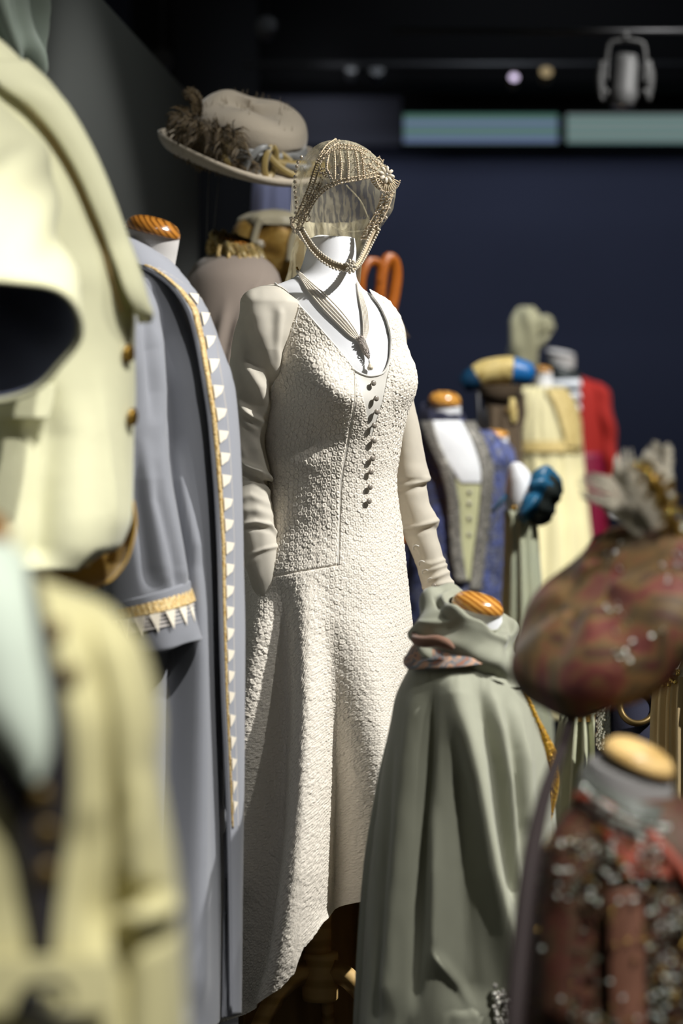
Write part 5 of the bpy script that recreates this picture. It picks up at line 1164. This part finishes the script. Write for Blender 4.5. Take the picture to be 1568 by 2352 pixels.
# ------------------------------------------------------------------ background figures on the right
M['bluebroc'] = brocade('blue brocade', [(30, 36, 66), (104, 116, 176), (44, 52, 88), (120, 124, 150), (18, 20, 32)], 26, .6, .05, .3)
M['silverbraid'] = brocade('silver braid', [(64, 62, 62), (164, 160, 150), (90, 88, 84), (190, 186, 176)], 50, .5, .3, .6)
M['shirtwhite'] = fabric('white shirt cotton', (238, 240, 242), .85, .1, 700, .1, .03)
M['palevest'] = fabric('pale yellow green waistcoat', (204, 204, 158), .8, .2, 600, .2, .08)
M['teal'] = satin('teal satin', (26, 92, 128), .45)
M['blacksat'] = satin('black green satin', (34, 40, 38), .45)
M['creamgown'] = satin('cream silk', (232, 222, 172), .6)
M['ochrelace'] = brocade('ochre lace', [(170, 146, 84), (212, 192, 130)], 60, .7, 0, .4)
M['scarlet'] = fabric('scarlet wool', (164, 26, 12), .85, .3, 700, .2, .08)
M['magenta'] = satin('magenta satin', (146, 20, 60), .5)
M['mintskirt'] = satin('grey green silk', (158, 170, 156), .5, (196, 192, 150), 5)
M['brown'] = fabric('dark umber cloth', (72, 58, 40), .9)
M['blue'] = satin('cobalt satin', (24, 108, 178), .4)
M['straw'] = brocade('straw gold cloth', [(150, 126, 62), (206, 184, 116), (190, 170, 110)], 30, .6, .05, .2)
M['woodpale'] = woodmat('light varnished pine', (176, 112, 36), (222, 166, 84), 20)  # paler pine for the background neck caps
M['greige'] = fabric('greige knitted cloth', (164, 160, 128), .9, .3, 260, .5, .15)
DN = 6.2
NV2 = Loft(DN, [(962, 985, 1066, .03, .04), (978, 966, 1092, .055, .06), (1000, 958, 1120, .075, .075), (1040, 952, 1140, .09, .085), (1100, 948, 1156, .1, .09), (1200, 944, 1160, .1, .09), (1300, 936, 1162, .11, .1), (1400, 922, 1166, .13, .12), (1700, 900, 1180, .16, .14)])
dressform('white dress form with a domed pine cap wearing the blue brocade jacket', DN, [((984, 925), (1058, 930)), ((986, 950), (1058, 955)), ((984, 985), (1062, 990)), ((970, 1040), (1110, 1040))], (983, 922), (1058, 928), M['woodpale'], NV2, bodyv=(1000, 1600), h=.03, capdepth=.04)
nj = thing('jacket', 'blue brocade jacket with silver braid over a white shirt front', 'jacket', (W(1050, 0, DN)[0], DN, W(0, 1700, DN)[2]))
v, f = gridmesh(NV2.grid(90, 80, 964, None, lambda X, Y, T, V, P: .004*vn(X/16, Y/26, 4)), True, True, True); mesh('jacket_body', v, f, M['bluebroc'], nj)
tag(mesh('shirt', *gridmesh(patch(NV2, [(972, 992, 1056), (1000, 992, 1074), (1040, 1014, 1094), (1080, 1038, 1106), (1112, 1058, 1102)], 24, 12, .006), False), M['shirtwhite'], None, solid=.003), 'white shirt front inside the blue brocade jacket', 'shirt')
wc = tag(mesh('waistcoat', *gridmesh(patch(NV2, [(1096, 1046, 1108), (1140, 1046, 1102), (1200, 1050, 1096), (1280, 1058, 1088), (1336, 1068, 1080)], 30, 10, .005), False), M['palevest'], None, solid=.003), 'pale yellow-green waistcoat inside the blue brocade jacket', 'waistcoat')
for y in (1130, 1156, 1190, 1228):
    p, n = NV2.S(1076, y, .008); mesh('button', *beads([p], .006), M['crystal'], wc)
for pts in ([(982, 968), (1000, 1020), (1028, 1090), (1042, 1160), (1046, 1240), (1058, 1340)], [(1072, 976), (1100, 1030), (1114, 1090), (1108, 1180), (1096, 1280), (1088, 1360)]):
    q_ = resample(np.array(pts, float), 40); P = patch(NV2, [(y, x-13, x+13) for x, y in q_], 40, 6, .009); mesh('silver_braid', *gridmesh(P, False), M['silverbraid'], nj, solid=.004)
P = rings([((968, 928), (1062, 948), .04, DN, .012), ((964, 945), (1072, 968), .052, DN, .014), ((960, 970), (1084, 992), .06, DN, .02)], 60, 5, lambda X, Y, T, t: .003*np.sin(9*T)); mesh('stand_collar', *gridmesh(P), M['navy'], nj, solid=.003)
NS = Loft(DN + .03, [(990, 1100, 1128, .02, .03), (1010, 1104, 1152, .04, .04), (1060, 1116, 1168, .05, .045), (1200, 1122, 1170, .05, .045), (1330, 1120, 1172, .05, .045), (1410, 1122, 1172, .05, .045)])
v, f = gridmesh(NS.grid(50, 40, disp=lambda X, Y, T, V, P: .004*np.sin(V/11)), True, True, True); mesh('sleeve', v, f, M['bluebroc'], nj)
NS = Loft(DN + .03, [(1010, 940, 965, .02, .03), (1060, 928, 962, .04, .04), (1200, 920, 958, .045, .045), (1410, 905, 958, .05, .045)])
v, f = gridmesh(NS.grid(50, 40), True, True, True); mesh('sleeve', v, f, M['bluebroc'], nj)
# second blue figure
D8 = 6.75
BL2 = Loft(D8, [(1008, 1108, 1158, .03, .03), (1025, 1092, 1176, .06, .06), (1060, 1082, 1186, .08, .08), (1300, 1080, 1188, .1, .09), (1680, 1060, 1200, .15, .14)])
dressform('white dress form with a pine cap behind the blue brocade jacket', D8, [((1108, 999), (1166, 1001)), ((1108, 1012), (1166, 1014)), ((1100, 1050), (1170, 1052))], (1107, 997), (1166, 1000), M['woodpale'], BL2, bodyv=(1040, 1500), h=.014)
b2 = tag(mesh('violet_blue_bodice', *gridmesh(BL2.grid(50, 60, 1010, disp=lambda X, Y, T, V, P: .004*vn(X/12, Y/20, 9)), True, True, True), M['bluebroc'], None), 'violet-blue bodice behind the right shoulder of the blue brocade jacket', 'bodice')
# white bust with teal balloon sleeve
D9 = 5.85
WB = Loft(D9, [(1062, 1176, 1192, .02, .02), (1075, 1168, 1208, .035, .035), (1110, 1162, 1226, .05, .05), (1150, 1160, 1236, .055, .05), (1178, 1164, 1226, .05, .05)])
t9 = thing('dress_form', 'bare white bust form with its teal sleeved gown slipped low', 'mannequin', (W(1195, 0, D9)[0], D9, PLINTH))
v, f = gridmesh(WB.grid(40, 50), True, True, True); mesh('bust', v, f, M['white'], t9); pole_to_floor(t9, W(1195, 0, D9)[0], D9, W(0, 1178, D9)[2], PLINTH)
tg = thing('gown', 'grey-green silk gown with teal balloon sleeves under the bare white bust', 'gown', (W(1200, 0, D9)[0], D9, W(0, 1740, D9)[2]))
GL = Loft(D9, [(1172, 1160, 1222, .055, .055), (1200, 1162, 1228, .06, .06), (1300, 1160, 1236, .08, .07), (1450, 1150, 1250, .11, .1), (1740, 1130, 1270, .15, .14)])
v, f = gridmesh(GL.grid(60, 80, disp=lambda X, Y, T, V, P: .006*np.cos(11*T)), True, True, True); mesh('skirt', v, f, M['mintskirt'], tg)
P = rings([((1196, 1150), (1214, 1108), .02, D9-.03), ((1192, 1174), (1226, 1090), .045, D9-.03), ((1204, 1196), (1254, 1072), .06, D9-.02), ((1230, 1204), (1280, 1096), .055, D9-.01), ((1262, 1192), (1288, 1130), .03, D9)], 60, 8, lambda X, Y, T, t: .006*np.sin(7*T)*sst(0, 1, t)); v, f = gridmesh(P, True, True, True); s1 = mesh('balloon_sleeve', v, f, M['teal'], tg)
P = rings([((1216, 1204), (1262, 1086), .063, D9-.02), ((1240, 1206), (1280, 1100), .058, D9-.012), ((1262, 1196), (1290, 1126), .034, D9)], 50, 6, lambda X, Y, T, t: .004*np.sin(7*T)); v, f = gridmesh(P, True, False, True); mesh('black_stripe', v, f, M['blacksat'], s1)
P = rings([((1186, 1180), (1214, 1132), .02, D9-.07), ((1190, 1196), (1236, 1136), .03, D9-.08), ((1206, 1204), (1242, 1148), .02, D9-.07)], 40, 6); v, f = gridmesh(P, True, True, True); mesh('teal_bow', v, f, M['teal'], tg)
mesh('gold_clasp', *beads([W(1180, 1168, D9-.065)], .008), M['gold'], tg)
mesh('sleeve_puff', *gridmesh(rings([((1140, 1172), (1164, 1140), .02, D9-.01), ((1130, 1180), (1160, 1134), .04, D9), ((1126, 1176), (1150, 1144), .02, D9)], 40, 5), True, True, True), M['teal'], tg)
# cream silk gown
DA = 7.6
CA = Loft(DA, [(888, 1200, 1290, .04, .05), (905, 1182, 1308, .07, .07), (940, 1172, 1322, .09, .085), (1000, 1166, 1334, .1, .09), (1060, 1170, 1336, .1, .09), (1150, 1172, 1342, .11, .1), (1250, 1165, 1352, .13, .12), (1420, 1150, 1360, .17, .15), (1640, 1130, 1380, .2, .18)])
dressform('white dress form with a small pine cap wearing the cream silk gown', DA, [((1230, 850), (1266, 853)), ((1230, 870), (1268, 874)), ((1228, 895), (1272, 900)), ((1210, 930), (1290, 930))], (1229, 848), (1266, 852), M['woodpale'], CA, bodyv=(920, 1500), h=.012)
cg = thing('gown', 'cream silk gown with ochre lace shoulders in front of the scarlet coat', 'gown', (W(1255, 0, DA)[0], DA, W(0, 1640, DA)[2]))
v, f = gridmesh(CA.grid(90, 110, 890, None, lambda X, Y, T, V, P: .008*np.cos(13*T)*sst(960, 1150, V) + .003*np.cos(23*T)), True, True, True); mesh('gown_body', v, f, M['creamgown'], cg)
mesh('lace_shoulder', *gridmesh(patch(CA, [(898, 1252, 1296), (930, 1268, 1316), (980, 1286, 1328), (1030, 1296, 1330)], 20, 10, .008), False), M['ochrelace'], cg, solid=.004)
mesh('waist_sash', *gridmesh(rings([((1168, 1015), (1336, 1015), .108, DA), ((1168, 1040), (1338, 1040), .112, DA)], 60, 3)), M['ochrelace'], cg)
mesh('umber_lapel', *gridmesh(patch(CA, [(905, 1186, 1208), (950, 1190, 1212), (985, 1196, 1204)], 12, 6, .01), False), M['brown'], cg, solid=.004)
# straw and blue turban hat on a stand
DU = 6.47
tb = thing('turban_hat', 'straw coloured rolled turban with blue ends on a thin black stand', 'hat', (W(1145, 0, DU)[0], DU, PLINTH))
path = [W(x, y, DU) for x, y in ((1062, 886), (1085, 872), (1120, 856), (1160, 852), (1195, 856), (1222, 868))]
q = resample(np.array(path), 60)
def seg(i0, i1, r, mat, name):
    mesh(name, *tube(q[i0:i1], r, 20), mat, tb)
prof_r = np.interp(np.arange(60), [0, 6, 20, 40, 54, 59], [.02, .03, .036, .04, .034, .022])
mesh('roll', *tube(q[13:43], prof_r[13:43], 20, up=(0, 1, 0)), M['straw'], tb)
mesh('blue_end', *tube(q[0:14], prof_r[0:14], 20), satin('dark teal satin', (12, 60, 92), .45), tb); mesh('blue_end', *tube(q[42:60], prof_r[42:60], 20), M['blue'], tb)
P = rings([((1096, 888), (1200, 885), .05, DU), ((1100, 905), (1195, 905), .05, DU), ((1110, 922), (1180, 925), .04, DU), ((1125, 930), (1165, 932), .02, DU)], 40, 5); v, f = gridmesh(P, True, True, True); mesh('turban_lining', v, f, M['brown'], tb)
for x in (1097, 1112): mesh('stand_rod', *tube([W(x, 900, DU-.02), W(x+4, 1000, DU), (W(x+6, 0, DU)[0], DU, PLINTH)], .006, 8), M['dkmetal'], tb)
mesh('hanging_ribbon', *tube([W(1176, 915, DU-.04), W(1178, 950, DU-.05), W(1180, 972, DU-.05)], [.008, .012, .008], 8, 16, flat=.5), M['straw'], tb)
# umber cloth shape behind the turban stand
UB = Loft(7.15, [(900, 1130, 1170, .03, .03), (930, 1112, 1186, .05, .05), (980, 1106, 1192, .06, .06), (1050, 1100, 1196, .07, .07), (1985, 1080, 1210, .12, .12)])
uc = thing('cape', 'dark umber cape below the turban', 'cape', (W(1150, 0, 7.15)[0], 7.15, W(0, 1985, 7.15)[2]))
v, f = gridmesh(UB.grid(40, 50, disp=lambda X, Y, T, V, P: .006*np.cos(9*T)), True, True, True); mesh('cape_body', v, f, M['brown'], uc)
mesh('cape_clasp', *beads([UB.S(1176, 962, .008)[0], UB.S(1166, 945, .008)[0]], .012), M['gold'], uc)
# tall greige hat
DW = 7.95
gh2 = thing('tall_hat', 'tall greige cloth hat with a knotted double top', 'hat', tuple(W(1205, 850, DW)))
P = rings([((1194, 706), (1220, 706), .012, DW), ((1182, 722), (1234, 722), .035, DW), ((1172, 750), (1244, 752), .045, DW), ((1167, 790), (1240, 790), .047, DW), ((1164, 830), (1232, 830), .045, DW), ((1164, 852), (1230, 852), .044, DW)], 50, 8, lambda X, Y, T, t: .006*np.sin(4*T + 1.5*t)); v, f = gridmesh(P, True, True, True); mesh('hat_body', v, f, M['greige'], gh2)
P = rings([((1222, 742), (1226, 776), .02, DW-.01), ((1240, 728), (1248, 770), .035, DW-.01), ((1256, 724), (1266, 762), .034, DW-.01), ((1266, 732), (1272, 752), .016, DW-.01)], 40, 6, lambda X, Y, T, t: .004*np.sin(5*T)); v, f = gridmesh(P, True, True, True); mesh('knot', v, f, M['greige'], gh2)
mesh('fold_cord', *tube([W(1230, 800, DW-.03), W(1248, 780, DW-.03), W(1262, 762, DW-.02)], [.008, .012, .008], 8, 20), M['greige'], gh2)
mesh('stand_rod', *tube([W(1222, 850, DW), (W(1222, 0, DW)[0], DW, PLINTH)], .01, 8), M['dkmetal'], gh2)
# scarlet coat with striped waistcoat
DS = 8.3
SX = Loft(DS, [(862, 1262, 1326, .04, .05), (880, 1258, 1370, .08, .08), (910, 1250, 1396, .1, .09), (1000, 1248, 1400, .12, .1), (1100, 1250, 1398, .13, .11), (1300, 1240, 1400, .15, .14), (1560, 1230, 1410, .17, .16)])
dressform('grey dress form behind the cream gown wearing the scarlet coat', DS, [((1252, 802), (1320, 818)), ((1256, 822), (1320, 836)), ((1262, 850), (1318, 862)), ((1262, 890), (1330, 890))], (1254, 806), (1319, 818), M['greyform'], SX, bodyv=(900, 1450), h=.012, neckmat='greyform')
sc_ = thing('coat', 'scarlet wool coat at the far right of the background', 'coat', (W(1330, 0, DS)[0], DS, W(0, 1560, DS)[2]))
v, f = gridmesh(SX.grid(70, 80, 864), True, True, True); mesh('coat_body', v, f, M['scarlet'], sc_)
SS = Loft(DS - .04, [(880, 1350, 1378, .02, .03), (900, 1352, 1398, .05, .05), (960, 1362, 1410, .065, .06), (1060, 1374, 1420, .065, .06), (1150, 1380, 1424, .065, .06)])
v, f = gridmesh(SS.grid(50, 40, disp=lambda X, Y, T, V, P: .004*np.sin(V/14 + T)), True, True, True); sv_ = mesh('sleeve', v, f, M['scarlet'], sc_)
mesh('cuff', *gridmesh(rings([((1379, 1150), (1425, 1150), .068, DS-.04), ((1379, 1162), (1426, 1162), .07, DS-.04)], 30, 3)), M['greige'], sv_, solid=.003)
v, f = gridmesh(rings([((1384, 1162), (1422, 1162), .05, DS-.04), ((1386, 1186), (1420, 1188), .05, DS-.04)], 30, 3), True, True, True); mesh('shirt_cuff', v, f, M['shirtwhite'], sv_)
mesh('magenta_sash', *gridmesh(patch(SX, [(1040, 1326, 1372), (1080, 1332, 1378), (1160, 1350, 1382), (1240, 1352, 1384)], 20, 8, .012), False), M['magenta'], sc_, solid=.004)
ws = thing('waistcoat', 'black and white striped waistcoat inside the scarlet coat', 'waistcoat', (W(1306, 0, DS)[0], DS-.1, W(0, 1070, DS)[2]))
for k in range(16):
    y = 864 + k*13; a = patch(SX, [(y, 1268, 1330), (y + 13, 1268, 1334)], 3, 10, .008); mesh('stripe', *gridmesh(a, False), M['shirtwhite'] if k % 2 else M['blacksat'], ws, solid=.003)
P = rings([((1250, 826), (1326, 848), .05, DS, .01), ((1256, 846), (1328, 868), .06, DS, .014), ((1256, 872), (1334, 888), .07, DS, .02)], 50, 4); mesh('collar', *gridmesh(P), M['blacksat'], sc_, solid=.004)
